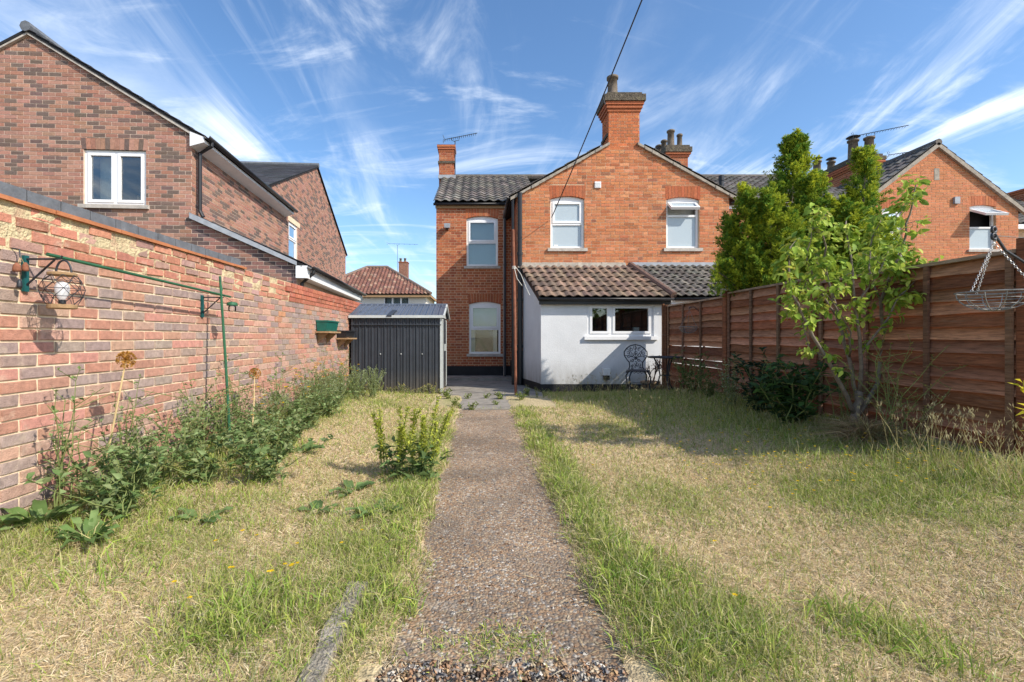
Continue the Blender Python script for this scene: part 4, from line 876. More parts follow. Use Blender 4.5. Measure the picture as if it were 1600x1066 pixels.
# ------------------------------------------------------------------ garden wall on the left
XW = -2.66
gwl = thing('garden_wall', 'old mixed red and grey brick garden wall with blue coping', 'wall', (XW, 6, 0))
ZR, ZT = 1.65, 1.92; Y0, Y1 = 1.8, 10.6
mb = MB(); mb.box(XW-.215, XW, Y0, Y1, -.1, ZT-.01); mb.build('mortar_core', M['mortar'], gwl)
frW = frame((XW, 0, 0), (0, 1, 0), (1, 0, 0)); reg = [(Y0, .0), (Y1, .0), (Y1, ZR), (Y0, ZR)]
rest = MB(); gpool = []; j = .011
for k in range(34):
    q = MB(); c = pal_garden(); w_, h_ = .225-j, .075-j; r_ = .006
    a = [random.uniform(.003, .009) for _ in range(4)]
    # brick with slightly broken arrises: back rectangle and a smaller uneven front face
    q.add([(0, -w_/2, -h_/2), (0, w_/2, -h_/2), (0, w_/2, h_/2), (0, -w_/2, h_/2), (.011, -w_/2+a[0], -h_/2+a[1]*.6), (.011, w_/2-a[1], -h_/2+a[2]*.6), (.011, w_/2-a[2], h_/2-a[3]*.6), (.011, -w_/2+a[3], h_/2-a[0]*.6)],
          [(4, 5, 6, 7), (0, 1, 5, 4), (1, 2, 6, 5), (2, 3, 7, 6), (3, 0, 4, 7)], c)
    gpool.append(q.mesh('brick', M['gwbrick']))
cnt = 0
for r, q in brick_rects(reg, 'stretcher'):
    full = q[1][0]-q[0][0]; uc = (q[0][0]+q[1][0])/2; vc = (q[0][1]+q[2][1])/2
    if 2.55 < uc < 5.55 and vc > .15 and cnt < 300:
        o = link('brick', random.choice(gpool), gwl, V(XW, uc, vc)-LOC[gwl]); o.location.x += random.uniform(-.002, .002); o.rotation_euler = (random.uniform(-.008, .008), 0, random.uniform(-.006, .006)); cnt += 1
    else:
        p = clip_region(q, reg)
        if p and area(p) > 4e-4: put_poly(rest, frW, p, 0, .010+random.uniform(-.002, .002), pal_garden())
o = rest.build('brickwork', M['gwbrick'], gwl); o['kind'] = 'stuff'
# rough upper courses half buried in smeared mortar
mb = MB(); ny_ = 170; nz_ = 12; vs = []
for iy in range(ny_+1):
    for iz in range(nz_+1):
        y = Y0+(Y1-Y0)*iy/ny_; z = ZR-.012+(ZT-ZR+.01)*iz/nz_
        n_ = float(fbm(np.array([y*7.0]), np.array([z*16]))[0]); vs.append((XW+.001+.03*max(0, n_-.45)*(1.0 if y < 6.6 else .35), y, z))
mb.add(vs, [(i*(nz_+1)+k, (i+1)*(nz_+1)+k, (i+1)*(nz_+1)+k+1, i*(nz_+1)+k+1) for i in range(ny_) for k in range(nz_)])
mb.build('smeared_mortar', M['smear'], gwl, True)
mb = MB()
for r in range(4):
    y = Y0+(r % 2)*.12
    while y < Y1:
        l_ = random.uniform(.19, .235); z = ZR+.006+r*.066
        if y < 6.4 and random.random() < .84:
            c = jit((.46, .20, .135) if random.random() < .6 else (.40, .24, .20), .2); e = random.uniform(.006, .016)
            tz = [random.uniform(-.006, .006) for _ in range(4)]
            mb.hexa([(XW-.01, y, z), (XW+e, y+.004, z+.004+tz[0]), (XW+e, y+l_-.02, z+.004+tz[1]), (XW-.01, y+l_-.015, z), (XW-.01, y, z+.058), (XW+e, y+.006, z+.054+tz[2]), (XW+e, y+l_-.022, z+.054+tz[3]), (XW-.01, y+l_-.015, z+.058)], c)
        elif y >= 6.0:
            e = (.012, .02, .03, .022)[r]; mb.box(XW-.01, XW+e, y, y+l_-.012, z, z+.058, jit((.42, .145, .09), .2))
        y += l_
o = mb.build('upper_bricks', M['gwbrick'], gwl); o['kind'] = 'stuff'
y = 1.85
while y < 5.15:
    l_ = .225; red = 2.98 < y < 3.1
    q = MB(); dz = random.uniform(-.004, .004); q.box(XW-.2, XW+.0 if not red else XW-.02, y+.004, y+l_-.004 if not red else y+.1, ZT+.028, ZT+.095+dz, (.42, .18, .12))
    o = q.build('coping_brick', M['gwbrick' if red else 'bluebrick'], gwl); y += l_ if not red else .11
y = 1.85
while y < 5.2:
    q = MB(); e = random.uniform(.024, .036); q.box(XW-.22, XW+e, y, y+.262, ZT-.004+random.uniform(-.002, .002), ZT+.02); q.build('creasing_tile', M['tilered'], gwl); y += .265

# ------------------------------------------------------------------ metal shed
sh = thing('garden_shed', 'dark grey ribbed metal garden shed with shallow pitched roof', 'shed', (-1.65, 9.5, 0))
sx0, sx1, sy0, sy1, sze, szr = -2.58, -.765, 9.5, 11.2, 1.585, 1.86; sym = (sy0+sy1)/2
mb = MB(); mb.box(sx0+.02, sx1-.02, sy0+.03, sy1-.03, .01, sze-.02); mb.build('shell', M['shed'], sh)
npan = 14; pw = (sx1-sx0)/npan
q = MB(); pr_ = [(0, 0), (.012, .022), (.03, .022), (.042, 0), (pw*.55, 0), (pw*.55+.012, .008), (pw-.012, .008), (pw, 0)]
vs = [(x, -d, z) for z in (0, sze-.01) for x, d in pr_]; m_ = len(pr_); q.add(vs, [(i, i+1, m_+i+1, m_+i) for i in range(m_-1)])
pm = q.mesh('wall_panel', M['shed'])
for i in range(npan): link('wall_panel', pm, sh, V(sx0+i*pw, sy0+.015, .01)-LOC[sh])
for i in range(12): o = link('wall_panel', pm, sh, V(sx0+.015, sy1-i*(sy1-sy0)/12, .01)-LOC[sh]); o.rotation_euler = (0, 0, -math.pi/2)
for y in (sy0, ):
    q = MB(); q.box(sx1-.02, sx1+.012, y-.012, y+.05, .005, sze); q.build('corner_trim', M['trim'], sh)
q = MB(); q.box(sx0-.012, sx0+.012, sy0-.006, sy0+.03, .005, sze); q.build('corner_trim', M['shed'], sh)
q = MB(); q.box(sx0, sx1, sy0-.028, sy0+.014, sze-.19, sze-.175); q.build('wall_rail', M['shed'], sh)
# door side facing the yard
q = MB(); q.box(sx1-.015, sx1+.02, sy0+.32, sy0+.36, .02, sze-.05); q.build('door_frame', M['trim'], sh); q = MB(); q.box(sx1-.015, sx1+.02, sy1-.36, sy1-.32, .02, sze-.05); q.build('door_frame', M['trim'], sh)
for a, b in ((sy0+.37, sym-.01), (sym+.01, sy1-.37)):
    q = MB(); q.box(sx1-.012, sx1+.006, a, b, .04, sze-.07); d_ = q.build('door', M['shed'], sh); q = MB(); q.box(sx1+.007, sx1+.03, sym+(-.07 if a < sym-.1 else .05), sym+(-.05 if a < sym-.1 else .07), .85, 1.0); q.build('handle', M['trim'], d_)
q = MB(); q.prism([(sx1-.02, sy0, sze-.01), (sx1-.02, sy1, sze-.01), (sx1-.02, sym, szr-.03)], (.018, 0, 0)); q.build('gable_panel', M['trim'], sh)
q = MB(); q.prism([(sx0+.002, sy0, sze-.01), (sx0+.002, sy1, sze-.01), (sx0+.002, sym, szr-.03)], (.018, 0, 0)); q.build('gable_panel', M['shed'], sh)
nr_ = 15; rw = (sx1+.07-(sx0-.05))/nr_
for side, ya in ((0, sy0-.05), (1, sy1+.05)):
    dv = V(0, sym-ya, szr-(sze-.01)); ln_ = dv.length; q = MB()
    pr2 = [(0, 0), (.008, .026), (.026, .026), (.034, 0), (rw*.5, 0), (rw*.5+.008, .007), (rw*.5+.03, .007), (rw*.5+.038, 0), (rw, 0)]
    nn = V(0, -dv.z, dv.y).normalized(); nn = nn if nn.z > 0 else -nn
    vs = [V(x, 0, 0)+dv*t+nn*d for t in (0, 1) for x, d in pr2]; m_ = len(pr2); q.add(vs, [(i, i+1, m_+i+1, m_+i) for i in range(m_-1)])
    pm2 = q.mesh('roof_panel', M['shedroof'])
    for i in range(nr_): link('roof_panel', pm2, sh, V(sx0-.05+i*rw, ya, sze-.01)-LOC[sh])
q = MB(); q.box(sx0-.055, sx1+.075, sy0-.062, sy0-.052, sze-.045, sze+.01); q.build('eave_trim', M['trim'], sh)
q = MB(); q.tube([(sx0-.05, sym, szr+.005), (sx1+.07, sym, szr+.005)], .028, 8); q.build('ridge_cap', M['shedroof'], sh)
for a in (sy0-.06, sy1+.06): q = MB(); q.bar((sx1+.06, a, sze-.02), (sx1+.06, sym, szr-.005), .03, .05); q.build('verge_trim', M['trim'], sh)
q = MB(); q.prism([(-1.86, sy0-.075, sze-.02), (-1.76, sy0-.07, sze-.02), (-1.70, sy0+.2, sze+.1), (-1.8, sy0+.2, sze+.1)], (0, 0, .03)); q.build('roof_strap', M['shed'], sh)
for x in (-2.0, -1.58, -1.15):
    q = MB(); q.lathe((x, sy0-.0, .80), [(.012, 0), (.012, .02)], 8); q.build('bolt', M['trim'], sh)

# ------------------------------------------------------------------ waney-lap fence on the right
XF = 3.85
fe = thing('panel_fence', 'red brown overlapped timber panel fence along the lawn', 'fence', (XF, 6, 0))
PY = [3.27, 5.26, 7.17, 9.45]; TOP = [1.76, 1.82, 1.775]; WC = (.215, .085, .042)
wpool = {}
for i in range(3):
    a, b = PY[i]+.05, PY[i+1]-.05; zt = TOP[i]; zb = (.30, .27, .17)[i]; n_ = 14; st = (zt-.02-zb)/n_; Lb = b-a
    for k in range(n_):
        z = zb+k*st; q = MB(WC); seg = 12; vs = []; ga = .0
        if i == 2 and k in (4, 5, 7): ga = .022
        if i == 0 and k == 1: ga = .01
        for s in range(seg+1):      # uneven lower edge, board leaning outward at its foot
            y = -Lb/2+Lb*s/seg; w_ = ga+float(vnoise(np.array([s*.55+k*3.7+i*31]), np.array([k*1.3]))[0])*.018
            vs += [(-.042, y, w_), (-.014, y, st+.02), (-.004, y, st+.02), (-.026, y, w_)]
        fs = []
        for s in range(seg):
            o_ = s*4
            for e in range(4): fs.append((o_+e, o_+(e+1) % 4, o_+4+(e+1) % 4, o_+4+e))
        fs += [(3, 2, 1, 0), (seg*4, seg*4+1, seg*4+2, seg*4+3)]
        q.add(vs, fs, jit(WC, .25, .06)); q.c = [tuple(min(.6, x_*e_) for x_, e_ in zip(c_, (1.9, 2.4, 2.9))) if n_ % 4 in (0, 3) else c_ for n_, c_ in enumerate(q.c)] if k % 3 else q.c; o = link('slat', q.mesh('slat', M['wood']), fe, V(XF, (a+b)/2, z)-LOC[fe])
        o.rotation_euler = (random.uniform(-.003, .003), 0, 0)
    for t in (0.012, .34, .67, .988) if i < 2 else (.012, .36, .68, .988):
        y = a+(b-a)*t; q = MB(jit((.20, .115, .07))); q.box(XF-.064, XF-.044, y-.02, y+.02, zb, zt-.01); q.build('batten', M['wood'], fe)
        q = MB(WC); q.box(XF+.0, XF+.02, y-.02, y+.02, zb, zt-.01); q.build('batten', M['wood'], fe)
    q = MB((.32, .23, .16)); q.hexa([(XF-.062, a, zt-.012), (XF+.03, a, zt-.012), (XF+.03, b, zt-.012), (XF-.062, b, zt-.012), (XF-.062, a, zt+.015), (XF+.03, a, zt+.024), (XF+.03, b, zt+.024), (XF-.062, b, zt+.015)]); q.build('cap_rail', M['wood'], fe)
    q = MB((.30, .21, .165)); q.box(XF-.03, XF-.005, a, b, -.02, zb+.01); q.build('gravel_board', M['wood'], fe)
for k, y in enumerate(PY):
    q = MB(jit((.20, .078, .038), .1)); e_ = .05 if k == 0 else 0; q.box(XF-.085+e_, XF+.03+e_, y-.047, y+.047, -.05, (1.85, 1.80, 1.86, 1.80)[k]); q.build('post', M['wood'], fe)
q = MB(jit((.26, .11, .05))); q.box(XF-.10, XF-.072, 9.50, 9.58, .02, 1.83); q.build('post', M['wood'], fe)

# ------------------------------------------------------------------ wall brackets, pole, lantern, feeder, planters, cane
def bracket(label, y, z, out=.21):
    t = thing('wall_bracket', label, 'bracket', (XW+.02, y, z-.18))
    q = MB(); q.box(XW+.012, XW+.03, y-.014, y+.014, z-.19, z+.02); q.build('back_plate', M['teal'], t)
    q = MB(); q.tube([(XW+.03, y, z), (XW+out, y, z)], .006, 6); q.build('arm', M['iron'], t)
    q = MB(); q.tube([(XW+.03, y, z-.15), (XW+out-.02, y, z-.006)], .006, 6); q.build('brace', M['iron'], t)
    q = MB(); q.tube([(XW+out, y, z), (XW+out+.015, y, z+.0), (XW+out+.025, y, z+.02)], .005, 5); q.build('hook', M['iron'], t); return t
bracket('teal wall bracket holding up the hexagonal wire lantern', 2.72, 1.605)
bracket('teal wall bracket beside the leaning green cane', 4.46, 1.53)
t = thing('garden_pole', 'long thin green pole laid across the two wall brackets', 'pole', (-2.45, 3.6, 1.56))
q = MB(); q.tube([(-2.455, 2.66, 1.622), (-2.452, 3.5, 1.59), (-2.455, 4.62, 1.548)], .0105, 7); q.build('shaft', M['greenpaint'], t)
ln = thing('hanging_lantern', 'geometric wire lantern with wooden lid and base hanging on the brick wall', 'lantern', (-2.43, 2.72, 1.31))
lx, ly = -2.425, 2.72
def ring(c, r, n=28): return [Vector(c)+V(r*math.cos(2*math.pi*k/n), r*math.sin(2*math.pi*k/n), 0) for k in range(n)]
q = MB(); q.lathe((lx, ly, 1.315), [(.066, 0), (.07, .003), (.07, .022), (.066, .025)], 24); q.build('base', M['timber'], ln)
q = MB(); q.lathe((lx, ly, 1.508), [(.066, 0), (.068, .003), (.068, .014), (.064, .017)], 24); q.build('lid', M['timber'], ln)
q = MB(); lv = [(1.34, .07), (1.385, .098), (1.43, .105), (1.475, .092), (1.51, .068)]
pts = [[V(lx+r*math.cos(2*math.pi*(k+.5*(i % 2))/8), ly+r*math.sin(2*math.pi*(k+.5*(i % 2))/8), z) for k in range(8)] for i, (z, r) in enumerate(lv)]
for i in range(5):
    for k in range(8):
        if i in (1, 2, 3): q.tube([pts[i][k], pts[i][(k+1) % 8]], .0017, 4)
        if i < 4:
            q.tube([pts[i][k], pts[i+1][k]], .0017, 4); q.tube([pts[i][k], pts[i+1][(k-1) % 8 if i % 2 == 0 else (k+1) % 8]], .0017, 4)
q.build('cage', M['iron'], ln)
q = MB(); q.lathe((lx, ly, 1.365), [(.012, 0), (.02, .012), (.034, .05), (.036, .075), (.026, .1), (.004, .112)], 16); bl = q.build('bulb', M['bulb'], ln, True)
q = MB(); q.lathe((lx, ly, 1.34), [(.018, 0), (.018, .026)], 14); q.build('bulb_holder', M['black'], ln)
q = MB(); q.tube([V(lx+.045*math.cos(a), ly+.01, 1.524+.075*math.sin(a)) for a in np.linspace(0, math.pi, 14)], .006, 6); q.build('handle', M['iron'], ln)
t = thing('bird_feeder', 'small jar feeder with green lid hanging from the second bracket', 'feeder', (-2.38, 4.55, 1.42))
q = MB(); q.lathe((-2.385, 4.52, 1.455), [(.048, 0), (.05, .008), (.045, .03), (.02, .036)], 16); q.build('lid', M['greenpaint'], t)
q = MB(); q.lathe((-2.385, 4.52, 1.40), [(.03, 0), (.035, .01), (.035, .045), (.03, .053)], 14); q.build('jar', M['clearglass'], t, True)
q = MB(); q.tube([(-2.385, 4.52, 1.49), (-2.43, 4.48, 1.535)], .002, 4); q.build('wire', M['iron'], t)
t = thing('wind_chime', 'old string of small bells hanging on the wall by the lantern bracket', 'chime', (XW+.06, 2.66, 1.45))
q = MB(); q.tube([(XW+.012, 2.655, 1.655), (XW+.05, 2.655, 1.65), (XW+.055, 2.655, 1.60)], .004, 5); q.build('hook', M['iron'], t)
for k, (dy, z, r) in enumerate(((-.02, 1.52, .02), (.03, 1.53, .016), (-.005, 1.43, .013))):
    q = MB(); q.lathe((XW+.055, 2.655+dy, z), [(r*.9, 0), (r, .012), (r*.85, .035), (r*.3, .05)], 10); b_ = q.build('bell', M['rust' if k < 2 else 'iron'], t, True); q = MB(); q.tube([(XW+.055, 2.655+dy, z+.03), (XW+.055, 2.655, 1.61)], .0015, 4); q.build('string', M['stalk'], b_)
def planter(label, y, z, pm, ln_=.5, hgt=.13):
    t = thing('wall_planter', label, 'planter', (XW+.1, y, z)); a, b = y-ln_/2, y+ln_/2
    q = MB(); q.hexa([(XW+.03, a+.02, z), (XW+.17, a+.02, z), (XW+.17, b-.02, z), (XW+.03, b-.02, z), (XW+.02, a, z+hgt), (XW+.2, a, z+hgt), (XW+.2, b, z+hgt), (XW+.02, b, z+hgt)]); q.build('trough', pm, t)
    q = MB(); q.box(XW+.016, XW+.21, a-.006, b+.006, z+hgt-.018, z+hgt+.006); q.build('rim', pm, t)
    s = thing('wall_shelf', 'small timber bracket shelf under the '+label.split(' ')[0]+' planter', 'shelf', (XW+.1, y, z-.05))
    q = MB(); q.box(XW+.012, XW+.23, a-.03, b+.03, z-.03, z-.004); q.build('board', M['timber'], s)
    for yy in (a+.08, b-.08): q = MB(); q.prism([(XW+.012, yy, z-.032), (XW+.19, yy, z-.032), (XW+.012, yy, z-.2)], (0, .025, 0)); q.build('bracket', M['timber'], s)
planter('green plastic planter trough on a wall shelf', 7.9, 1.25, M['planter_green'], .62, .17)
planter('black plastic planter trough on a wall shelf', 9.0, 1.14, M['black'], .6, .13)
t = thing('garden_cane', 'tall green cane leaning upright against the brick wall', 'cane', (-2.33, 4.3, 0))
q = MB(); q.tube([(-2.27, 4.28, .06), (-2.36, 4.36, .9), (-2.47, 4.46, 1.73)], [.013, .0125, .011], 7); q.build('shaft', M['greenpaint'], t)
q = MB(); q.tube([(-2.468, 4.458, 1.70), (-2.44, 4.45, 1.60), (-2.452, 4.44, 1.56)], .004, 5); q.build('tie', M['greenpaint'], t)

# ------------------------------------------------------------------ washing line post, cable, baskets
t = thing('line_post', 'slim rusty steel washing line post standing before the house corner', 'post', (.72, 9.2, 0))
px_, py_ = X(806, 9.2), 9.2
q = MB(); q.tube([(px_, py_, -.05), (px_-.02, py_, 1.6), (px_-.055, py_, 3.24)], .027, 10); q.build('shaft', M['rust'], t)
q = MB(); q.lathe((px_-.055, py_, 3.22), [(.03, 0), (.03, .04), (.02, .05)], 10); q.build('cap', M['rust'], t)
q = MB()
for k in range(3): q.tube(ring((px_-.038, py_, 2.50+k*.02), .034, 12), .007, 5, closed=True)
q.tube([(px_-.0, py_-.02, 2.52), (px_+.1, py_-.03, 2.38), (px_+.2, py_-.03, 2.12), (px_+.27, py_, 1.98)], .006, 5); q.tube([(px_-.03, py_-.03, 2.5), (px_+.02, py_-.04, 2.3), (px_+.12, py_-.03, 2.16)], .006, 5); q.build('rope', M['rope'], t)
t = thing('overhead_cable', 'black telephone cable dropping from the sky to the gable window', 'cable', (1.75, YG-.05, 3.95))
a = P(862, 340, YG-.06); b = P(1003, 0, 7.0); dv = b-a; pts = []
for k in range(30): s_ = k/29*2.6; p = a+dv*s_; p.z -= .05*math.sin(min(1, s_)*math.pi); pts.append(p)
q = MB(); q.tube(pts, .011, 6); q.build('wire', M['black'], t)
def basket(name, label, c, r, depth, hook, chainmat, links=26):
    c = Vector(c); t = thing(name, label, 'basket', c-V(0, 0, depth))
    q = MB(); q.tube(ring(c, r, 32), .005, 5, closed=True); q.build('rim', M['wire'], t)
    q = MB()
    for k in range(6):
        a = math.pi*k/6; u = V(math.cos(a), math.sin(a), 0); q.tube([c+u*r*math.cos(s)-V(0, 0, depth*math.sin(s)) for s in np.linspace(0, math.pi, 14)], .003, 4)
    for s in (.35, .7, 1.05, 1.35): q.tube(ring(c-V(0, 0, depth*math.sin(s)), r*math.cos(s), 24), .003, 4, closed=True)
    q.build('wire_bowl', M['wire'], t)
    for k in range(3):
        a = 2*math.pi*k/3+3.3; p = c+V(math.cos(a)*r, math.sin(a)*r, 0); dv = Vector(hook)-p; q = MB()
        for i in range(links):
            m0 = p+dv*(i/links); m1 = p+dv*((i+1.25)/links); d = dv.normalized(); s = d.orthogonal().normalized(); s = s if i % 2 else d.cross(s); w_ = .0055
            q.tube([m0-s*w_*.4, m0+(m1-m0)*.3+s*w_, m0+(m1-m0)*.7+s*w_, m1, m0+(m1-m0)*.7-s*w_, m0+(m1-m0)*.3-s*w_], .0017, 4, closed=True)
        o = q.build('chain', chainmat, t)
    q = MB(); h = Vector(hook); q.tube([h+V(.018*math.sin(s), 0, .03-.03*math.cos(s)) for s in np.linspace(0, 5.2, 12)], .003, 5); q.build('hook', M['wire'], t); return t
bx = X(1553, 3.2)
basket('hanging_basket', 'empty wire hanging basket on bright chains by the end post', (bx, 3.2, Z(457, 3.2)), .19, .125, (bx, 3.2, 1.80), M['chain'])
t = thing('basket_bracket', 'black bracket arm and pulley wheel on the end fence post', 'bracket', (XF-.08, 3.28, 1.7))
q = MB(); q.tube([(XF-.037, 3.25, 1.66), (XF-.2, 3.24, 1.755), (bx+.01, 3.2, 1.845)], .009, 6); q.build('arm', M['iron'], t)
q = MB(); q.tube([(XF-.037, 3.25, 1.84), (bx, 3.2, 1.845)], .0025, 5); q.build('stay', M['wire'], t)
q = MB(); q.tube(ring((0, 0, 0), .02, 12), .009, 6, closed=True); w_ = q.mesh('wheel', M['iron'], smooth=True)
for dz in (.025, -.02): o = link('wheel', w_, t, V(bx, 3.2, 1.86+dz)-LOC[t]); o.rotation_euler = (R(90), 0, R(15))
basket('hanging_basket', 'empty dark wire basket hanging on the far fence panel', (XF-.22, 8.1, 1.33), .15, .11, (XF-.2, 8.1, 1.62), M['wire'], 16)
t = thing('basket_bracket', 'thin black wire hook screwed to the far fence panel', 'bracket', (XF-.05, 8.1, 1.6))
q = MB(); q.tube([(XF-.03, 8.1, 1.60), (XF-.12, 8.1, 1.68), (XF-.2, 8.1, 1.66), (XF-.2, 8.1, 1.64)], .006, 6); q.build('arm', M['iron'], t)

# ------------------------------------------------------------------ patio chair, table, pot
def gzf(x, y): return float(gz(np.array([x]), np.array([y]))[0])
cxp, cyp = 2.90, 8.5; g0z = gzf(cxp, cyp)
ch = thing('patio_chair', 'black cast metal chair with pierced rounded back before the white wall', 'chair', (cxp, cyp, g0z), R(-8))
LOC[ch] = Vector((0, 0, 0))
q = MB(); q.lathe((0, 0, .43), [(.19, 0), (.205, .006), (.205, .016), (.19, .022)], 24); st_ = q.build('seat', M['iron'], ch)
q = MB()
for k in range(20):
    a = 2*math.pi*k/20; q.tube([V(.205*math.cos(a), .205*math.sin(a), .43), V(.21*math.cos(a+.1), .21*math.sin(a+.1), .40), V(.205*math.cos(a+.31), .205*math.sin(a+.31), .43)], .006, 4)
q.build('seat_skirt', M['iron'], st_)
def bk(u, v): return V(u, .19+.05*v+.03*v*v, .45+v*.46)      # back surface
outl = [(-.13, 0), (-.115, .14), (-.12, .28), (-.17, .42), (-.205, .56), (-.205, .7), (-.16, .84), (-.09, .95), (0, 1.0), (.09, .95), (.16, .84), (.205, .7), (.205, .56), (.17, .42), (.12, .28), (.115, .14), (.13, 0)]
q = MB(); q.tube([bk(*p) for p in outl], .011, 6); q.build('back_frame', M['iron'], ch)
q = MB()
def curl(u, v, s, a0, n=1): q.tube([bk(u+s*(1-t*.55)*math.cos(a0+t*4.0*n)*.9, v+s*(1-t*.55)*math.sin(a0+t*4.0*n)*2.0) for t in np.linspace(0, 1, 8)], .0058, 4)
for u, v, s in ((0, .86, .045), (-.07, .8, .045), (.07, .8, .045), (-.14, .66, .045), (.14, .66, .045), (0, .68, .05), (-.07, .58, .045), (.07, .58, .045), (-.13, .5, .035), (.13, .5, .035), (0, .47, .045), (-.06, .36, .04), (.06, .36, .04), (0, .26, .04), (-.07, .17, .035), (.07, .17, .035), (0, .1, .04), (-.07, .05, .03), (.07, .05, .03)):
    curl(u, v, s, random.uniform(0, 6.28), 1); curl(u, v, s*.7, random.uniform(0, 6.28), -1)
for p in outl[2:15:2]: q.tube([bk(*p), bk(p[0]*.55, .5+(p[1]-.5)*.6), bk(0, .45)], .005, 4)
q.build('back_tracery', M['iron'], ch)
for sx_, sy_ in ((-1, -1), (1, -1), (-1, 1), (1, 1)):
    q = MB(); q.tube([V(sx_*.14, sy_*.13, .43), V(sx_*.185, sy_*.17, .33), V(sx_*.165, sy_*.15, .17), V(sx_*.2, sy_*.19, .012), V(sx_*.225, sy_*.215, .01)], [.014, .015, .012, .011, .014], 6); q.build('leg', M['iron'], ch)
q = MB(); q.tube(ring((0, 0, .2), .165, 20), .006, 5, closed=True); q.build('stretcher', M['iron'], ch)
tx, ty = 3.44, 8.62; g1z = gzf(tx, ty)
tb = thing('patio_table', 'round black cast metal bistro table beside the fence', 'table', (tx, ty, g1z))
LOC[tb] = Vector((0, 0, 0))
q = MB(); q.tube(ring((0, 0, .665), .30, 32), .014, 6, closed=True); q.tube(ring((0, 0, .668), .2, 24), .008, 5, closed=True); q.tube(ring((0, 0, .668), .09, 16), .008, 5, closed=True)
for k in range(16): a = 2*math.pi*k/16; q.tube([V(.02*math.cos(a), .02*math.sin(a), .668), V(.18*math.cos(a+.25), .18*math.sin(a+.25), .67), V(.3*math.cos(a), .3*math.sin(a), .667)], .008, 4)
q.lathe((0, 0, .655), [(.27, 0), (.275, .004), (.27, .008)], 28); q.build('table_top', M['iron'], tb)
for k in range(3):
    a = 2*math.pi*k/3+.5; u = V(math.cos(a), math.sin(a), 0); q = MB(); q.tube([u*.2+V(0, 0, .655), u*.12+V(0, 0, .5), u*.09+V(0, 0, .33), u*.14+V(0, 0, .14), u*.24+V(0, 0, .015), u*.27+V(0, 0, .012)], [.013, .014, .012, .012, .011, .015], 6); q.build('leg', M['iron'], tb)
q = MB(); q.tube(ring((0, 0, .33), .09, 16), .007, 5, closed=True); q.build('leg_ring', M['iron'], tb)
ptx, pty = 3.40, 9.25; gp = gzf(ptx, pty)
pt = thing('plant_pot', 'brown round plant pot behind the metal chair', 'pot', (ptx, pty, gp))
q = MB(); q.lathe((ptx, pty, gp), [(.13, 0), (.165, .18), (.17, .20), (.19, .205), (.19, .25), (.165, .255), (.16, .22)], 22); q.build('body', M['terracotta'], pt, True)
sp_ = thing('dead_shrub', 'withered reddish shrub standing in the brown pot', 'shrub', (ptx, pty, gp+.22))
q = MB(); tips = []
def twig(p, d, l, r, lev):
    pts = [p]; dd = d.copy()
    for k in range(3): dd = (dd+V(random.gauss(0, .22), random.gauss(0, .22), .05)).normalized(); pts.append(pts[-1]+dd*l/3)
    q.tube(pts, [r, r*.85, r*.7, r*.55], 5)
    if lev == 0: tips.extend(pts[1:]); return
    for k in range(4 if lev == 2 else 4): twig(pts[-1 if k < 2 else -2], (dd+V(random.gauss(0, .7), random.gauss(0, .5), random.gauss(.1, .4))).normalized(), l*.55, r*.55, lev-1)
for k in range(3): twig(V(ptx+random.gauss(0, .02), pty, gp+.2), V(random.gauss(.05, .12), random.gauss(0, .1), 1), .33, .012, 2)
q.build('stem', M['twig'], sp_)
tp = np.array([tuple(p) for p in tips]*3); tp = tp+rng.normal(0, .02, tp.shape); v, f, c = leaf_arrays(tp, rng.normal(0, 1, tp.shape), rng.uniform(.02, .04, len(tp)), .012, np.array([.16, .06, .055])*rng.uniform(.6, 1.6, (len(tp), 1)))
link('foliage', tri_mesh('foliage', v, f, c, M['leaf'], tuple(LOC[sp_])), sp_)

# ------------------------------------------------------------------ lawn grass
def dens_pts(n, xr, yr, keep):
    x = rng.uniform(*xr, n); y = rng.uniform(*yr, n); k = keep(x, y); return x[k], y[k]
def off_path(x, y, m=0.0):
    e = .20*(fbm(x*3+3, y*3)-.5)*np.where(x > .1, -1, 1)+.02*np.where(x > .1, -1, 1); ok = ((x < -.30+m+e) | (x > .50-m+e) | (y > 7.45) | (y < 1.6))
    ok &= ~((x > -.8) & (x < 1.28) & (y > 7.5)); ok &= ~((x > -2.66) & (x < -.72) & (y > 9.45)); ok &= ~((x > -.6) & (x < -.49) & (y < 2.08) & (rng.random(len(x)) < .75))
    ok &= ~((y < 1.62) & (x > -.4) & (x < .6) & (fbm(x*6, y*6) < .62)); return ok & (y < 9.7) & (x < 3.78) & (x > -2.62)
STRAW = np.array([[.72, .57, .36], [.65, .50, .29], [.76, .65, .45], [.60, .45, .25], [.66, .54, .30]]); GREENS = np.array([[.24, .34, .055], [.31, .40, .07], [.18, .28, .045], [.40, .43, .10], [.29, .33, .08]])
parts = []
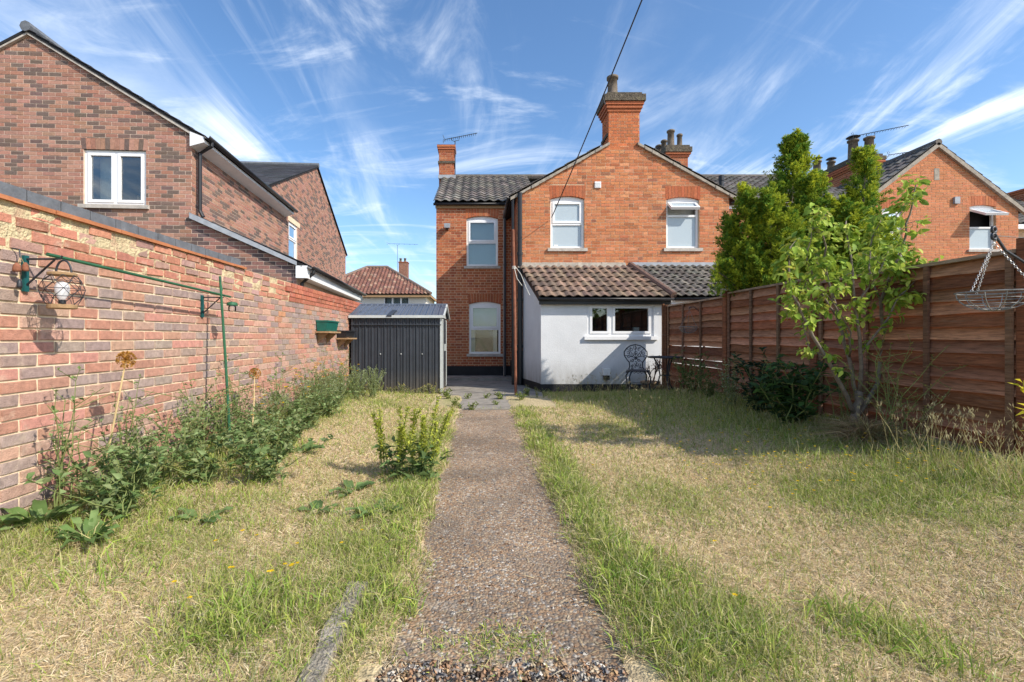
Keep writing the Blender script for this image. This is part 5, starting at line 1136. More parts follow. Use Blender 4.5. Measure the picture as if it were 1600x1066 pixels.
for (ya, yb, n, wf) in ((1.3, 2.6, 135000, 1.0), (2.6, 4.2, 125000, 1.3), (4.2, 6.4, 80000, 1.9), (6.4, 9.7, 60000, 2.7)):
    x, y = dens_pts(n, (-2.62, 3.78), (ya, yb), off_path)
    g = green(x, y); gr = rng.random(len(x)) < (.13+.62*g); z = gz(x, y); m = len(x)
    shade_bed = (x > 3.0) & (y > 3.4); ln_ = np.where(gr, rng.uniform(.035, .085, m)*(1+.5*g), rng.uniform(.016, .048, m))
    el = np.where(gr, rng.uniform(.55, 1.5, m), rng.uniform(-.05, .75, m)); az = rng.uniform(0, 2*np.pi, m)
    d = np.stack([np.cos(el)*np.cos(az), np.cos(el)*np.sin(az), np.sin(el)], 1)
    c = np.where(gr[:, None], GREENS[rng.integers(0, 5, m)], STRAW[rng.integers(0, 5, m)])*rng.uniform(.7, 1.2, (m, 1))
    tip = np.where((gr & (rng.random(m) < .45))[:, None], STRAW[rng.integers(0, 5, m)], c*1.1)
    parts.append(blade_arrays(np.stack([x, y, z+np.where(gr, 0, rng.uniform(0, .014, m))], 1), d, ln_, (.0020+.0012*rng.random(m))*wf, c, tip, rng.uniform(.05, .5, m)))
# straw litter blown onto the path
m = 2600; x = rng.uniform(-.34, .54, m); y = 1.6+5.8*rng.random(m)**1.4; k = rng.random(m) < .10+.9*np.clip(np.abs(x-.1)/.44, 0, 1)**3; x, y = x[k], y[k]; m = len(x); az = rng.uniform(0, 6.28, m); d = np.stack([np.cos(az), np.sin(az), rng.uniform(0, .25, m)], 1); c = STRAW[rng.integers(0, 5, m)]*rng.uniform(.6, 1.1, (m, 1))
parts.append(blade_arrays(np.stack([x, y, np.full(m, .012)], 1), d, rng.uniform(.02, .06, m), np.full(m, .003), c, c, rng.uniform(0, .2, m)))
v, f, c = merge(parts); o = link('lawn_grass', tri_mesh('lawn_grass', v, f, c, M['grass'])); tag(o, 'parched straw coloured lawn with patches of green grass', 'grass', kind='stuff')
# longer tufts: path edges, wall foot, kerb, green clumps
parts = []; spots = []
for k in range(80): spots.append((rng.normal(.67, .05), rng.uniform(1.6, 7.3), .06, 50, .11))
for k in range(55): spots.append((rng.normal(-.50, .07), rng.uniform(1.45, 5.4), .06, 40, .10))
for k in range(34): spots.append((rng.uniform(-2.3, -1.65), rng.uniform(1.9, 5.0), .10, 40, .13))
for k in range(14): spots.append((rng.normal(.12, .13), rng.uniform(1.66, 1.76), .05, 60, -.06))
for k in range(46): a = rng.integers(0, 8); q_ = ((-.95, 1.85), (.95, 1.72), (-.95, 1.85), (-.52, 3.1), (1.5, 1.75), (-.48, 1.9), (.75, 2.2), (.95, 1.7))[a]; spots.append((q_[0]+rng.normal(0, .12), q_[1]+rng.normal(0, .12), .07, 55, .12))
for k in range(170): spots.append((rng.uniform(-2.0, 3.4), rng.uniform(1.5, 7), .05, 16, .06))
for sx_, sy_, sr, n, hh in spots:
    x = sx_+rng.normal(0, sr, n); y = sy_+rng.normal(0, sr, n); k = off_path(x, y, .03) | (hh < 0); hh = abs(hh); x, y = x[k], y[k]; m = len(x)
    if m < 3: continue
    el = rng.uniform(.7, 1.5, m); az = rng.uniform(0, 6.28, m); d = np.stack([np.cos(el)*np.cos(az), np.cos(el)*np.sin(az), np.sin(el)], 1)
    c = GREENS[rng.integers(0, 5, m)]*rng.uniform(.75, 1.25, (m, 1)); tip = np.where((rng.random(m) < .3)[:, None], STRAW[rng.integers(0, 5, m)], c*1.15)
    parts.append(blade_arrays(np.stack([x, y, gz(x, y)-.005], 1), d, rng.uniform(.5, 1.25, m)*hh, rng.uniform(.0028, .005, m)*(1+.18*sy_), c, tip, rng.uniform(.15, .7, m)))
v, f, c = merge(parts); o = link('grass_tufts', tri_mesh('grass_tufts', v, f, c, M['grass'])); tag(o, 'lush green grass tufts along the path and wall', 'grass', kind='stuff')
# tall seeding grass in the shade of the fence and along its foot
parts = []; n = 9000
x = rng.uniform(1.3, 3.75, n); y = rng.uniform(3.0, 9.6, n); k = (rng.random(n) < sst(1.5, 3.0, x+.22*(y-5.5)+.5*(fbm(x*2, y*2)-.5))*.9) & off_path(x, y); x, y = x[k], y[k]
x2 = rng.uniform(3.0, 3.7, 700); y2 = rng.uniform(2.7, 3.7, 700); x = np.concatenate([x, x2]); y = np.concatenate([y, y2]); m = len(x)
el = rng.uniform(1.0, 1.5, m); az = rng.uniform(0, 6.28, m); d = np.stack([np.cos(el)*np.cos(az), np.cos(el)*np.sin(az), np.sin(el)], 1)
c = GREENS[rng.integers(0, 5, m)]*rng.uniform(.7, 1.1, (m, 1)); L_ = rng.uniform(.07, .19, m)*np.where(y > 8.6, .6, 1); tip = np.where((rng.random(m) < .5)[:, None], STRAW[rng.integers(0, 5, m)], c)
parts.append(blade_arrays(np.stack([x, y, gz(x, y)-.005], 1), d, L_, rng.uniform(.004, .007, m), c, tip, rng.uniform(.1, .6, m)))
m = 330; x = np.concatenate([rng.uniform(3.05, 3.72, 130), rng.uniform(2.0, 3.4, 110), rng.uniform(1.6, 2.9, 90)]); y = np.concatenate([rng.uniform(2.7, 3.9, 130), rng.uniform(5.2, 8, 110), rng.uniform(8.4, 9.3, 90)])
el = rng.uniform(1.1, 1.5, m); az = rng.uniform(0, 6.28, m); d = np.stack([np.cos(el)*np.cos(az), np.cos(el)*np.sin(az), np.sin(el)], 1); L_ = rng.uniform(.22, .46, m); b0 = np.stack([x, y, gz(x, y)], 1)
c = np.tile((.42, .36, .16), (m, 1))*rng.uniform(.7, 1.2, (m, 1)); parts.append(blade_arrays(b0, d, L_, np.full(m, .0035), c, c*1.2, np.full(m, .12)))
hp = np.repeat(b0+d*L_[:, None]*.92, 5, 0)+rng.normal(0, .012, (m*5, 3)); parts.append(leaf_arrays(hp, np.repeat(d, 5, 0)+rng.normal(0, .25, (m*5, 3)), .035, .006, np.array([.42, .36, .19])*rng.uniform(.7, 1.1, (m*5, 1))))
v, f, c = merge(parts); o = link('seeding_grass', tri_mesh('seeding_grass', v, f, c, M['grass'])); tag(o, 'tall seeding grass at the shaded foot of the fence', 'grass', kind='stuff')
# little yellow lawn flowers
fl = [(rng.uniform(1.7, 3.5), rng.uniform(3.0, 4.6)) for _ in range(110)]+[(rng.uniform(-1.3, -.6), rng.uniform(1.7, 2.6)) for _ in range(16)]+[(rng.uniform(1.5, 3), rng.uniform(4.6, 6.5)) for _ in range(30)]+[(rng.uniform(.8, 1.7), rng.uniform(1.8, 5.5)) for _ in range(8)]
parts = []
for x, y in fl:
    h = rng.uniform(.06, .17); z = gzf(x, y); a = np.arange(7)*.9; dd = np.stack([np.cos(a), np.sin(a), np.full(7, .35)], 1)
    parts.append(leaf_arrays(np.tile((x, y, z+h), (7, 1)), dd, .012, .008, np.array([.75, .52, .02])*np.ones((7, 3))))
    parts.append(blade_arrays(np.array([[x, y, z]]), np.array([[.01, .01, 1.0]]), np.array([h]), np.array([.003]), np.array([[.18, .22, .06]]), np.array([[.18, .22, .06]]), np.array([.02])))
v, f, c = merge(parts); o = link('lawn_flowers', tri_mesh('lawn_flowers', v, f, c, M['leaf'])); tag(o, 'scattered small yellow flowers in the long grass', 'flowers', kind='stuff')

# ------------------------------------------------------------------ plant builders
def place(tree, x, y, rz=0, s=1.0, label=None):
    tree.location = (x, y, gzf(x, y)-.01); tree.rotation_euler = (0, 0, rz); tree.scale = (s, s, s*random.uniform(.9, 1.1))
    if label: tree['label'] = label
    return tree
def leafy(name, label, cat, h, spread, nst, nl, L_, Wd, cols, group=None, flower=None, leaf_from=.1, up=.5, side=0):
    """branching herb built at the origin: stem mesh and foliage mesh"""
    t = thing(name, label, cat, (0, 0, 0), 0, group); q = MB(); P_, D_ = [], []; tops = []
    for k in range(nst):
        a = random.uniform(0, 6.28); r = spread*random.uniform(.2, 1); hh = h*random.uniform(.55, 1); p = V(random.gauss(0, spread*.15), random.gauss(0, spread*.15), 0); pts = [p]
        for s in range(1, 6): f_ = s/5; pts.append(p+V(math.cos(a)*r*f_**1.4+random.gauss(0, .012), math.sin(a)*r*f_**1.4+random.gauss(0, .012), hh*f_))
        q.tube(pts, [.005, .0045, .004, .0035, .003, .002], 4); tops.append(pts[-1]); side_tw = []
        for s in range(side):
            b = random.randint(2, 5); e = pts[b]+V(random.gauss(0, .09), random.gauss(0, .09), random.uniform(.03, .12)); q.tube([pts[b], e], .002, 4); side_tw.append((pts[b], e)); tops.append(e)
        for s in range(nl):
            if side_tw and random.random() < .5: u, w_ = random.choice(side_tw); f_ = random.random(); pp = u+(w_-u)*f_
            else:
                f_ = leaf_from+(1-leaf_from)*random.random(); b = min(4, int(f_*5)); pp = pts[b]+(pts[b+1]-pts[b])*(f_*5-b)
            P_.append(pp); aa = random.uniform(0, 6.28); D_.append((math.cos(aa), math.sin(aa), random.gauss(up, .35)))
    q.build('stem', M['greenstem'], t); n = len(P_); cc = np.array(cols)[rng.integers(0, len(cols), n)]*rng.uniform(.75, 1.2, (n, 1))
    v, f, c = leaf_arrays(np.array([tuple(p) for p in P_]), np.array(D_), rng.uniform(.55, 1.1, n)*L_, rng.uniform(.8, 1.15, n)*Wd, cc, cc*1.15); link('foliage', tri_mesh('foliage', v, f, c, M['leaf']), t)
    if flower:
        col, fs_, cnt = flower; parts = []
        for p in random.sample(tops, min(cnt, len(tops))):
            a = np.arange(10)*.63; dd = np.stack([np.cos(a), np.sin(a), np.full(10, .4)], 1); parts.append(leaf_arrays(np.tile(tuple(p), (10, 1)), dd, fs_, fs_*.5, np.array(col)*np.ones((10, 3))))
        v, f, c = merge(parts); fo = link('flower', tri_mesh('flower', v, f, c, M['leaf']), t); fo['kind'] = 'stuff'
    return t
def rosette(name, label, cat, n, L_, Wd, cols, el=(.25, .9), group=None):
    t = thing(name, label, cat, (0, 0, 0), 0, group); parts = []
    for k in range(n):        # each big leaf: curved strip with a folded midrib
        a = random.uniform(0, 6.28); e = random.uniform(*el); l_ = L_*random.uniform(.6, 1.1); w_ = Wd*random.uniform(.7, 1.1); c = np.array(random.choice(cols))*random.uniform(.8, 1.2); vs = []; sd = V(-math.sin(a), math.cos(a), 0); m_ = 6
        for s in range(m_+1):
            f_ = s/m_; r = l_*f_; zz_ = r*math.sin(e)-.55*l_*f_**2.2*math.sin(e)*.9; xy = V(math.cos(a), math.sin(a), 0)*r*math.cos(e*.8); ww = w_*.5*math.sin(math.pi*min(1, f_*.86+.07))**.8*(1 if f_ > .18 else .3); p = xy+V(0, 0, .01+max(-.005, zz_)); wv = .012*math.sin(s*2.1+k)
            vs += [tuple(p-sd*ww+V(0, 0, ww*.35+wv)), tuple(p), tuple(p+sd*ww+V(0, 0, ww*.35-wv))]
        fs = []
        for s in range(m_):
            b = s*3
            for e_ in (0, 1): fs += [(b+e_, b+e_+1, b+e_+4), (b+e_, b+e_+4, b+e_+3)]
        q = MB(); q.add(vs, fs, tuple(c)); o = q.build('leaf', M['leaf'], t, True)
    return t
WG = [(.17, .25, .085), (.22, .29, .12), (.12, .19, .06), (.27, .32, .14)]; GG = [(.28, .34, .19), (.36, .40, .25), (.22, .28, .14)]
GRP = 'weeds growing along the foot of the brick wall'
wa = leafy('border_weed', 'bushy green weed with small leaves at the wall foot', 'weed', .52, .27, 10, 30, .040, .018, WG, GRP, side=4)
wb = leafy('border_weed', 'tall thin sparse weed against the brick wall', 'weed', .85, .2, 7, 20, .045, .02, WG, 'tall thin weeds against the brick wall', leaf_from=.15, side=4)
wc = leafy('border_weed', 'low spreading weed spilling onto the lawn', 'weed', .33, .34, 14, 26, .06, .03, WG, 'low weeds spilling onto the lawn', side=2)
wd = leafy('catmint_clump', 'grey green catmint clump in the border', 'herb', .5, .22, 20, 34, .03, .012, GG, 'grey green clumps by the shed', leaf_from=.05, up=.9)
we = leafy('marigold_plant', 'yellow flowered plant in the border near the wall planters', 'flower', .72, .2, 8, 24, .05, .016, GG, 'yellow flowers near the wall planters', ((.80, .52, .01), .03, 9), side=2)
used = set(); LBL = {}
def where(kind, x, y):
    if kind == 'border_weed': return 'below the wire lantern' if y < 3.0 else 'by the tall dried allium stalk' if y < 3.75 else 'round the leaning green cane' if y < 4.6 else 'beyond the jar feeder' if y < 5.6 else 'midway to the green planter' if y < 6.7 else 'near the green planter'
    if kind == 'catmint_clump': return 'before the green planter' if y < 7.5 else 'under the green planter' if y < 8.3 else 'under the black planter'
    if kind == 'dry_weed': return 'at the end by the wall' if x < -1.75 else 'at mid length' if x < -1.2 else 'at the yard corner'
    if kind == 'yard_weed': return 'at the path end' if y < 8 else 'by the rusty post' if x > .25 else 'by the shed corner'
    if kind == 'wall_foot_weed': return 'by the rusty post' if x < 1.25 else 'below the blank render' if x < 2.2 else 'below the window'
    return ''
def put(proto, x, y, s=1.0):
    o = proto if proto not in used else copy_tree(proto); used.add(proto); base_ = LBL.setdefault(proto, proto['label']); w_ = where(o.name.split('.')[0], x, y)
    if w_: o['label'] = base_+' '+w_
    return place(o, x, y, random.uniform(0, 6.28), s)
for y in np.arange(2.95, 7.6, .29): put(wa, random.uniform(-2.48, -2.2), y+random.uniform(-.1, .1), random.uniform(.7, 1.15))
for x, y in ((-2.45, 2.75), (-2.5, 3.3), (-2.4, 3.9), (-2.3, 4.15), (-2.42, 4.7), (-2.2, 5.1), (-2.45, 5.6), (-2.3, 6.2), (-2.4, 6.9), (-2.1, 6.6), (-2.2, 7.4)): put(wb, x, y, random.uniform(.75, 1.1))
for x, y in ((-2.2, 2.9), (-1.95, 3.35), (-1.9, 3.9), (-1.75, 4.1), (-1.9, 4.7), (-1.95, 5.4), (-2.0, 6.1), (-1.6, 3.5), (-2.3, 3.2), (-2.2, 4.4), (-2.05, 2.7)): put(wc, x, y, random.uniform(.8, 1.2))
for x, y in ((-2.1, 7.0), (-2.35, 7.6), (-2.05, 7.8), (-2.4, 8.2), (-2.15, 8.4), (-2.35, 8.8), (-2.0, 8.9), (-2.1, 6.4), (-2.4, 7.1), (-1.85, 8.2)): put(wd, x, y, random.uniform(.9, 1.2))
for x, y in ((-2.45, 8.0), (-2.3, 8.5), (-2.2, 6.0), (-2.35, 7.3), (-2.25, 5.0)): put(we, x, y, random.uniform(.9, 1.1))
ws = leafy('dry_weed', 'short dry flowering weed along the shed base', 'weed', .22, .12, 9, 16, .03, .012, [(.42, .38, .14), (.30, .30, .10), (.5, .45, .25)], 'dry weeds along the shed base', ((.62, .5, .12), .012, 8))
for x in np.arange(-2.2, -.7, .13): put(ws, x, 9.35+random.uniform(-.08, .06), random.uniform(.6, 1.3))
wy = leafy('yard_weed', 'small green weed sprouting from the concrete joint', 'weed', .13, .1, 6, 12, .045, .022, [(.16, .22, .05), (.24, .28, .06)], 'weeds in the concrete joints')
for x, y in ((-.55, 8.5), (-.2, 8.7), (.15, 8.75), (.3, 7.9), (.4, 8.6), (-.4, 7.6), (-.1, 7.45), (-.62, 8.9), (.75, 8.4), (.95, 9.1), (-.3, 7.5)): put(wy, x, y, random.uniform(.7, 1.5))
wg = leafy('wall_foot_weed', 'straggly seeding weed along the lean-to plinth', 'weed', .32, .1, 7, 12, .05, .012, [(.32, .33, .12), (.45, .40, .2), (.2, .26, .07)], 'weeds along the lean-to plinth', leaf_from=.3, up=1)
for x in np.arange(.75, 3.0, .17): put(wg, x+random.uniform(-.05, .05), 9.6+random.uniform(-.1, .03) if x > 1.3 else 9.0+random.uniform(-.3, .5), random.uniform(.35, .8))
# broad leaved docks
r1_ = rosette('dock_plant', 'broad leaved dock at the wall foot below the lantern', 'weed', 20, .30, .06, [(.15, .24, .07), (.22, .31, .11)], (.5, 1.3)); place(r1_, -2.38, 2.55)
o = place(copy_tree(r1_), -2.02, 2.42, 2.0, .8, 'smaller broad leaved dock leaning away from the brick wall')
r2_ = rosette('dock_plant', 'compact dark green dock rosette in dry lawn close to the weed border', 'weed', 13, .2, .10, [(.11, .19, .06), (.15, .23, .07)], (.4, 1.1)); place(r2_, X(470, 5.8), 5.8)
r3_ = rosette('dock_plant', 'spreading dock with pointed leaves lying on the dry lawn', 'weed', 8, .27, .09, [(.13, .21, .07), (.18, .27, .09)], (.2, .75)); place(r3_, X(470, 4.35), 4.35)
for px, yy, s, lb in ((550, 3.4, .8, 'small pale dock beside the big seeding weed'), (588, 2.95, .75, 'twisted small dock in green grass beside the path'), (497, 3.0, .6, 'tiny single tufted dock in the bare dry lawn'), (315, 2.75, .7, 'flat dock seedling near the low border weeds')): place(copy_tree(r3_), X(px, yy), yy, random.uniform(0, 6), s, lb)
# big seeding dock beside the path
def spikes(label, x, y, n, h, lean):
    t = thing('seeding_dock', label, 'weed', (0, 0, 0)); q = MB(); P_, D_, C_ = [], [], []
    for k in range(n):
        a = random.uniform(0, 6.28); r = random.uniform(.02, .2)+(.14 if k < 2 else 0); hh = h*random.uniform(.6, 1); p = V(random.gauss(0, .04), random.gauss(0, .04), 0); e = p+V(math.cos(a)*r+lean, math.sin(a)*r, hh); q.tube([p, p+(e-p)*.5+V(0, 0, .03), e], [.006, .005, .003], 5)
        for s in range(210):
            f_ = .28+.72*random.random(); P_.append(p+(e-p)*f_+V(0, 0, .12*f_*(1-f_))+V(random.gauss(0, .009), random.gauss(0, .009), 0)); aa = random.uniform(0, 6.28); D_.append((math.cos(aa), math.sin(aa), random.uniform(.1, 1.2))); C_.append(random.choice(((.46, .50, .07), (.56, .56, .10), (.32, .38, .06), (.40, .44, .07))))
    q.build('stem', M['greenstem'], t); m = len(P_); v, f, c = leaf_arrays(np.array([tuple(p) for p in P_]), np.array(D_), rng.uniform(.016, .032, m), .014, np.array(C_)*rng.uniform(.8, 1.2, (m, 1))); link('seed_heads', tri_mesh('seed_heads', v, f, c, M['leaf']), t)
    P_ = []; D_ = []
    for k in range(90): a = random.uniform(0, 6.28); P_.append((random.gauss(0, .06), random.gauss(0, .06), random.uniform(.0, h*.4))); D_.append((math.cos(a), math.sin(a), random.gauss(.35, .3)))
    v, f, c = leaf_arrays(np.array(P_), np.array(D_), rng.uniform(.07, .16, 90), rng.uniform(.025, .045, 90), np.array([.12, .18, .06])*rng.uniform(.7, 1.6, (90, 1))); link('foliage', tri_mesh('foliage', v, f, c, M['leaf']), t)
    return place(t, x, y)
spikes('taller yellow green dock gone to seed on the lawn beside the path', X(618, 3.75), 3.75, 7, .76, -.02)
spikes('wider yellow green dock gone to seed leaning over the path edge', X(662, 3.7), 3.7, 9, .62, .06)
# dried allium heads
def allium(label, base, head, r, cols):
    base = V(*base); base.z = gzf(base.x, base.y); head = V(*head); t = thing('dried_allium', label, 'flower', base); q = MB(); q.tube([base, base+(head-base)*.5+V(.01, 0, .02), head], [.008, .0065, .0045], 6); q.build('stalk', M['stalk'], t)
    n = 260; dd = nrm(rng.normal(0, 1, (n, 3))+np.array([0, 0, .35])); v1 = blade_arrays(np.tile(tuple(head), (n, 1)), dd, np.full(n, r), np.full(n, .0022), np.tile(cols, (n, 1)), np.tile(cols, (n, 1)), np.zeros(n)); v2 = leaf_arrays(np.array(tuple(head))+dd*r*.92, dd+rng.normal(0, .5, (n, 3)), .016, .012, np.tile(cols, (n, 1))*rng.uniform(.7, 1.3, (n, 1)))
    v, f, c = merge([v1, v2]); link('seed_head', tri_mesh('seed_head', v, f, c, M['leaf'], tuple(LOC[t])), t)
allium('tall dried allium seed head leaning on a straw stalk', (-2.36, 2.88, 0), tuple(P(197, 562, 3.0)), .048, (.52, .28, .06))
allium('second dried allium head low among the border weeds', (-2.1, 4.3, 0), tuple(P(398, 584, 4.9)), .055, (.50, .24, .05))

# ------------------------------------------------------------------ shrubs at the fence foot
SB = 'shrub'
t = leafy('evergreen_shrub', 'dark glossy leaved shrub between the fence and the small tree', SB, .62, .36, 20, 34, .10, .04, [(.035, .07, .025), (.05, .10, .03), (.07, .14, .035)], side=2); place(t, 3.22, 4.85, 0, 1.3)
t = leafy('evergreen_shrub', 'second dark shrub tucked behind the glossy one under the fence', SB, .55, .34, 18, 30, .08, .035, [(.03, .06, .03), (.05, .09, .04)], side=2); place(t, 3.3, 5.5, 0, 1.25)
t = leafy('lavender_bush', 'grey green spiky bush with pale heads by the fence', SB, .75, .2, 18, 30, .05, .014, GG, None, ((.5, .42, .3), .02, 10), up=.9); place(t, 3.25, 6.0)
t = leafy('leafy_bush', 'dense green bush in the corner beside the metal table', SB, .5, .32, 22, 34, .045, .018, [(.06, .12, .03), (.09, .17, .045)], side=2); place(t, 3.35, 7.4, 0, 1.2)
o = place(copy_tree(t), 3.35, 6.8, 1.3, .8, 'smaller green bush between the corner bush and the spiky bush')
t = leafy('airy_fennel', 'airy yellow seeded plant standing against the fence near the end', 'plant', .85, .36, 13, 30, .03, .008, [(.25, .27, .08), (.16, .2, .06), (.40, .34, .10)], None, ((.46, .36, .08), .014, 40), leaf_from=.3, side=6); place(t, 3.5, 3.95)
o = place(copy_tree(t), 3.55, 4.45, 2.2, .8, 'shorter airy seeded plant just behind the small tree trunk')
t = thing('sedge_clump', 'mound of dry brown strappy grass beside the small tree', 'grass clump', (0, 0, 0)); n = 900; az = rng.uniform(0, 6.28, n); el = rng.uniform(.25, 1.3, n); d = np.stack([np.cos(el)*np.cos(az), np.cos(el)*np.sin(az), np.sin(el)], 1); cc = np.array([(.30, .20, .11), (.42, .31, .18), (.22, .17, .09), (.25, .24, .1)])[rng.integers(0, 4, n)]
v, f, c = blade_arrays(rng.normal(0, .05, (n, 3))*np.array([1, 1, .1]), d, rng.uniform(.2, .42, n), np.full(n, .006), cc, cc*1.2, rng.uniform(.3, 1.0, n)); link('blades', tri_mesh('blades', v, f, c, M['grass']), t); place(t, 3.35, 4.05)
t = copy_tree(t); place(t, 3.55, 8.95, 1, .8, 'dry strappy grass clump behind the metal table')
t = leafy('yellow_leaf_plant', 'bright yellow leaved plant poking in beside the end post', 'plant', .42, .12, 3, 9, .10, .03, [(.62, .55, .03), (.7, .6, .05)]); place(t, X(1618, 3.0), 3.0); t.location.z += .25; t.scale = (.75, .75, .9)

# ------------------------------------------------------------------ small multi-stemmed tree
TY = 4.35
tr = thing('fruit_tree', 'small multi-stemmed tree with fresh drooping green leaves before the fence', 'tree', (X(1330, TY), TY, gzf(X(1330, TY), TY)))
BR = [[(1328, 696, 0), (1334, 660, 0), (1340, 635, 0), (1343, 612, 0)], [(1336, 648, 0), (1316, 605, -.08), (1292, 560, -.18), (1262, 508, -.25), (1238, 460, -.3), (1230, 415, -.3), (1236, 385, -.3)],
      [(1341, 622, 0), (1326, 560, .05), (1310, 500, .1), (1294, 430, .1), (1283, 365, .05), (1290, 335, 0)], [(1343, 612, 0), (1346, 550, -.1), (1336, 480, -.2), (1330, 400, -.25), (1322, 345, -.2)],
      [(1343, 645, 0), (1370, 600, .1), (1379, 540, .1), (1376, 470, 0), (1396, 420, -.08), (1416, 365, -.1), (1424, 320, -.1), (1432, 285, -.1)], [(1379, 540, .1), (1400, 522, 0), (1420, 530, -.05), (1436, 536, -.05)],
      [(1376, 470, 0), (1356, 420, .12), (1362, 370, .15), (1376, 345, .15)], [(1396, 420, -.08), (1422, 418, -.15), (1442, 424, -.2)], [(1292, 560, -.18), (1265, 545, -.1), (1245, 470, 0), (1262, 440, 0)],
      [(1310, 500, .1), (1270, 440, .0), (1262, 390, -.1), (1275, 345, -.1)], [(1336, 480, -.2), (1370, 430, -.3), (1392, 385, -.3)], [(1346, 550, -.1), (1385, 500, -.2), (1410, 460, -.25), (1430, 440, -.25)], [(1326, 560, .05), (1330, 520, -.15), (1300, 470, -.3), (1290, 410, -.3)]]
RAD = [.041, .02, .018, .018, .021, .009, .009, .007, .009, .010, .009, .010, .009]; LP, LD = [], []
for b, r in zip(BR, RAD):
    pts = [P(px, py, TY+dy) for px, py, dy in b]; fine = []
    for i in range(len(pts)-1):
        for s in range(3): fine.append(pts[i].lerp(pts[i+1], s/3)+V(random.gauss(0, .006), random.gauss(0, .006), 0))
    fine.append(pts[-1]); m = len(fine); q = MB(); q.tube(fine, [max(.004, r*(1-.8*i/m)) if r < .04 else r*(1-.25*i/m) for i in range(m)], 8); q.build('trunk' if r > .04 else 'branch', M['bark'], tr, True)
    if r > .04: continue
    st = 5 if r > .015 else 1
    for i in range(st, m):
        f_ = i/m
        for k in range(3 if f_ > .45 else 1):
            d = V(random.gauss(0, .7), random.gauss(0, .7), random.gauss(.15, .4)).normalized(); l_ = random.uniform(.06, .2); e = fine[i]+d*l_
            if i % 2 == 0 and k == 0: q = MB(); q.tube([fine[i], fine[i]+d*l_*.5+V(0, 0, .01), e], [.004, .003, .002], 4); q.build('twig', M['bark'], tr)
            for s in range(8):
                p = fine[i]+d*l_*random.uniform(.25, 1.05)+V(random.gauss(0, .02), random.gauss(0, .02), random.gauss(0, .015)); LP.append(p); LD.append(V(random.gauss(0, .7)+d.x*.5, random.gauss(0, .7)+d.y*.5, random.gauss(-.35, .45)))
lpal = [(.32, .44, .06), (.42, .52, .08), (.20, .31, .045), (.54, .56, .12), (.26, .36, .05), (.40, .36, .07)]; lpool = []
for k in range(16):
    l_ = random.uniform(.042, .088); w_ = l_*random.uniform(.46, .6); c = jit(random.choice(lpal), .12); q = MB(); vs = []; cu = random.uniform(.1, .45)
    for s in range(6):
        f_ = s/5; ww = w_*.5*math.sin(math.pi*(f_*.9+.05))**.75; zz_ = -cu*l_*f_*f_; vs += [(l_*f_, -ww, zz_+ww*.35), (l_*f_, 0, zz_), (l_*f_, ww, zz_+ww*.35)]
    q.add(vs, [(s*3+e, s*3+e+1, s*3+e+4, s*3+e+3) for s in range(5) for e in (0, 1)], c); lpool.append((q, q.mesh('leaf', M['leaf'], smooth=True)))
order = list(range(len(LP))); random.shuffle(order); big = MB()
for n_, i in enumerate(order):
    dq = LD[i].normalized(); rot = dq.to_track_quat('X', 'Z').to_matrix() @ Matrix.Rotation(random.gauss(0, .6), 3, 'X'); qq, me = random.choice(lpool)
    if n_ < 290: o = link('leaf', me, tr, LP[i]-LOC[tr]); o.rotation_euler = rot.to_euler()
    else: big.add([LP[i]+rot @ Vector(v) for v in qq.v], qq.f, qq.c[0])
o = big.build('foliage', M['leaf'], tr, True); o['kind'] = 'stuff'

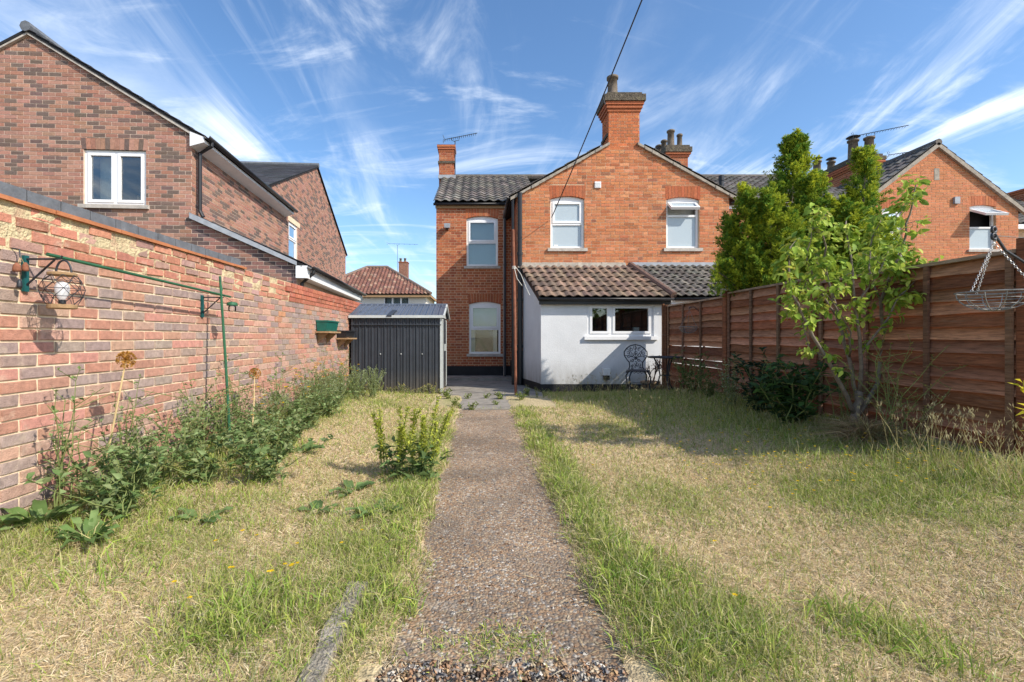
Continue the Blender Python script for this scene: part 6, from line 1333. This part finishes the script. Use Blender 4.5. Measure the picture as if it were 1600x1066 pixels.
# ------------------------------------------------------------------ conifers beyond the fence
def conifer(name, label, base, plumes, dens=1.0):
    t = thing(name, label, 'tree', base); base = V(*base); q = MB(); parts = []
    for (b, e, Rr) in plumes:
        b, e = V(*b), V(*e); h = (e-b).length; q.tube([base+V(0, 0, .25+.1*random.random()), b.lerp(base, .35), b, b.lerp(e, .6), e-V(0, 0, .1)], [.05, .04, .03, .018, .004], 6)
        nm = int(16+165*h*Rr); minis = [(e-V(0, 0, .4), e, .08), (e-V(.03, 0, .5), e-V(0, .03, .12), .09), (e-V(-.03, 0, .5), e-V(.02, 0, .15), .09)]
        for k in range(nm):      # upright feathery side shoots make up each spire
            tt = random.random()**1.1*.93; pr_ = Rr*min(1, tt/.2+.5)*(1-tt)**1.0; ph = random.uniform(0, 6.28); rr = pr_*math.sqrt(random.uniform(.25, 1)); u = V(math.cos(ph), math.sin(ph), 0)
            p0 = b.lerp(e, tt)+u*rr*.55; l_ = random.uniform(.30, .46)*(1-.62*tt); minis.append((p0, p0+(u*random.uniform(.35, .95)*(1-.5*tt)+V(0, 0, 1)*random.uniform(.55, 1.0)+V(random.gauss(0, .15), random.gauss(0, .15), 0)).normalized()*l_+u*rr*.35, random.uniform(.045, .07)))
        for m0, m1, mr in minis:
            n = int(42*dens); tt = rng.random(n); ax = np.array(tuple(m0))+(np.array(tuple(m1))-np.array(tuple(m0)))*tt[:, None]; dirm = np.array(tuple((m1-m0).normalized()))
            rad = nrm(rng.normal(0, 1, (n, 3))); rad = nrm(rad-dirm*np.sum(rad*dirm, 1, keepdims=True)); p = ax+rad*(mr*(1-tt*.95)*rng.uniform(.2, .8, n))[:, None]
            d = nrm(rad*rng.uniform(.4, .9, (n, 1))+dirm*rng.uniform(.6, 1.1, (n, 1))); s = nrm(np.cross(d, rad+rng.normal(0, .5, (n, 3)))); l_ = rng.uniform(.07, .14, n)*(1-.5*tt)
            w0 = random.random()**1.4; tone = np.clip(w0+rng.normal(0, .15, (n, 1)), 0, 1); c0 = np.array([.045, .13, .026])*(1-tone)+np.array([.15, .28, .035])*tone; c1 = np.array([.17, .33, .045])*(1-tone)+np.array([.74, .74, .06])*tone
            parts.append(leaf_arrays(p, d, l_, .014, c0, c1, .1, .05))
            for k, (fr_, sg) in enumerate(((.2, 1), (.3, -1), (.5, 1), (.6, -1))): parts.append(leaf_arrays(p+d*(l_*fr_)[:, None], d+s*sg*.8, l_*(.6-.3*fr_), .012, c0*.6+c1*.4*fr_, c1, .1, .08))
    q.build('trunk', M['bark'], t); v, f, c = merge(parts); link('foliage', tri_mesh('foliage', v, f, c, M['leaf'], tuple(LOC[t])), t); return t
def PT(px, py, Y): return tuple(P(px, py, Y))
conifer('golden_conifer', 'tall golden green conifer with several spires behind the fence', (X(1225, 7.2), 7.2, 0), [
    (PT(1228, 475, 7.25), PT(1243, 203, 7.25), .80), (PT(1178, 470, 7.05), PT(1166, 292, 7.05), .42), (PT(1158, 470, 7.15), PT(1137, 338, 7.15), .28), (PT(1205, 470, 6.8), PT(1204, 296, 6.8), .45),
    (PT(1262, 470, 6.85), PT(1272, 268, 6.85), .48), (PT(1235, 480, 6.6), PT(1236, 335, 6.6), .45), (PT(1175, 475, 7.0), PT(1118, 412, 6.9), .10)])
conifer('golden_conifer', 'shorter pointed golden conifer nearer the neighbouring gable', (X(1345, 6.7), 6.7, 0), [
    (PT(1342, 470, 6.7), PT(1353, 230, 6.7), .48), (PT(1312, 470, 6.6), PT(1310, 315, 6.6), .38), (PT(1372, 470, 6.6), PT(1380, 345, 6.6), .34), (PT(1340, 475, 6.4), PT(1336, 325, 6.4), .38)])
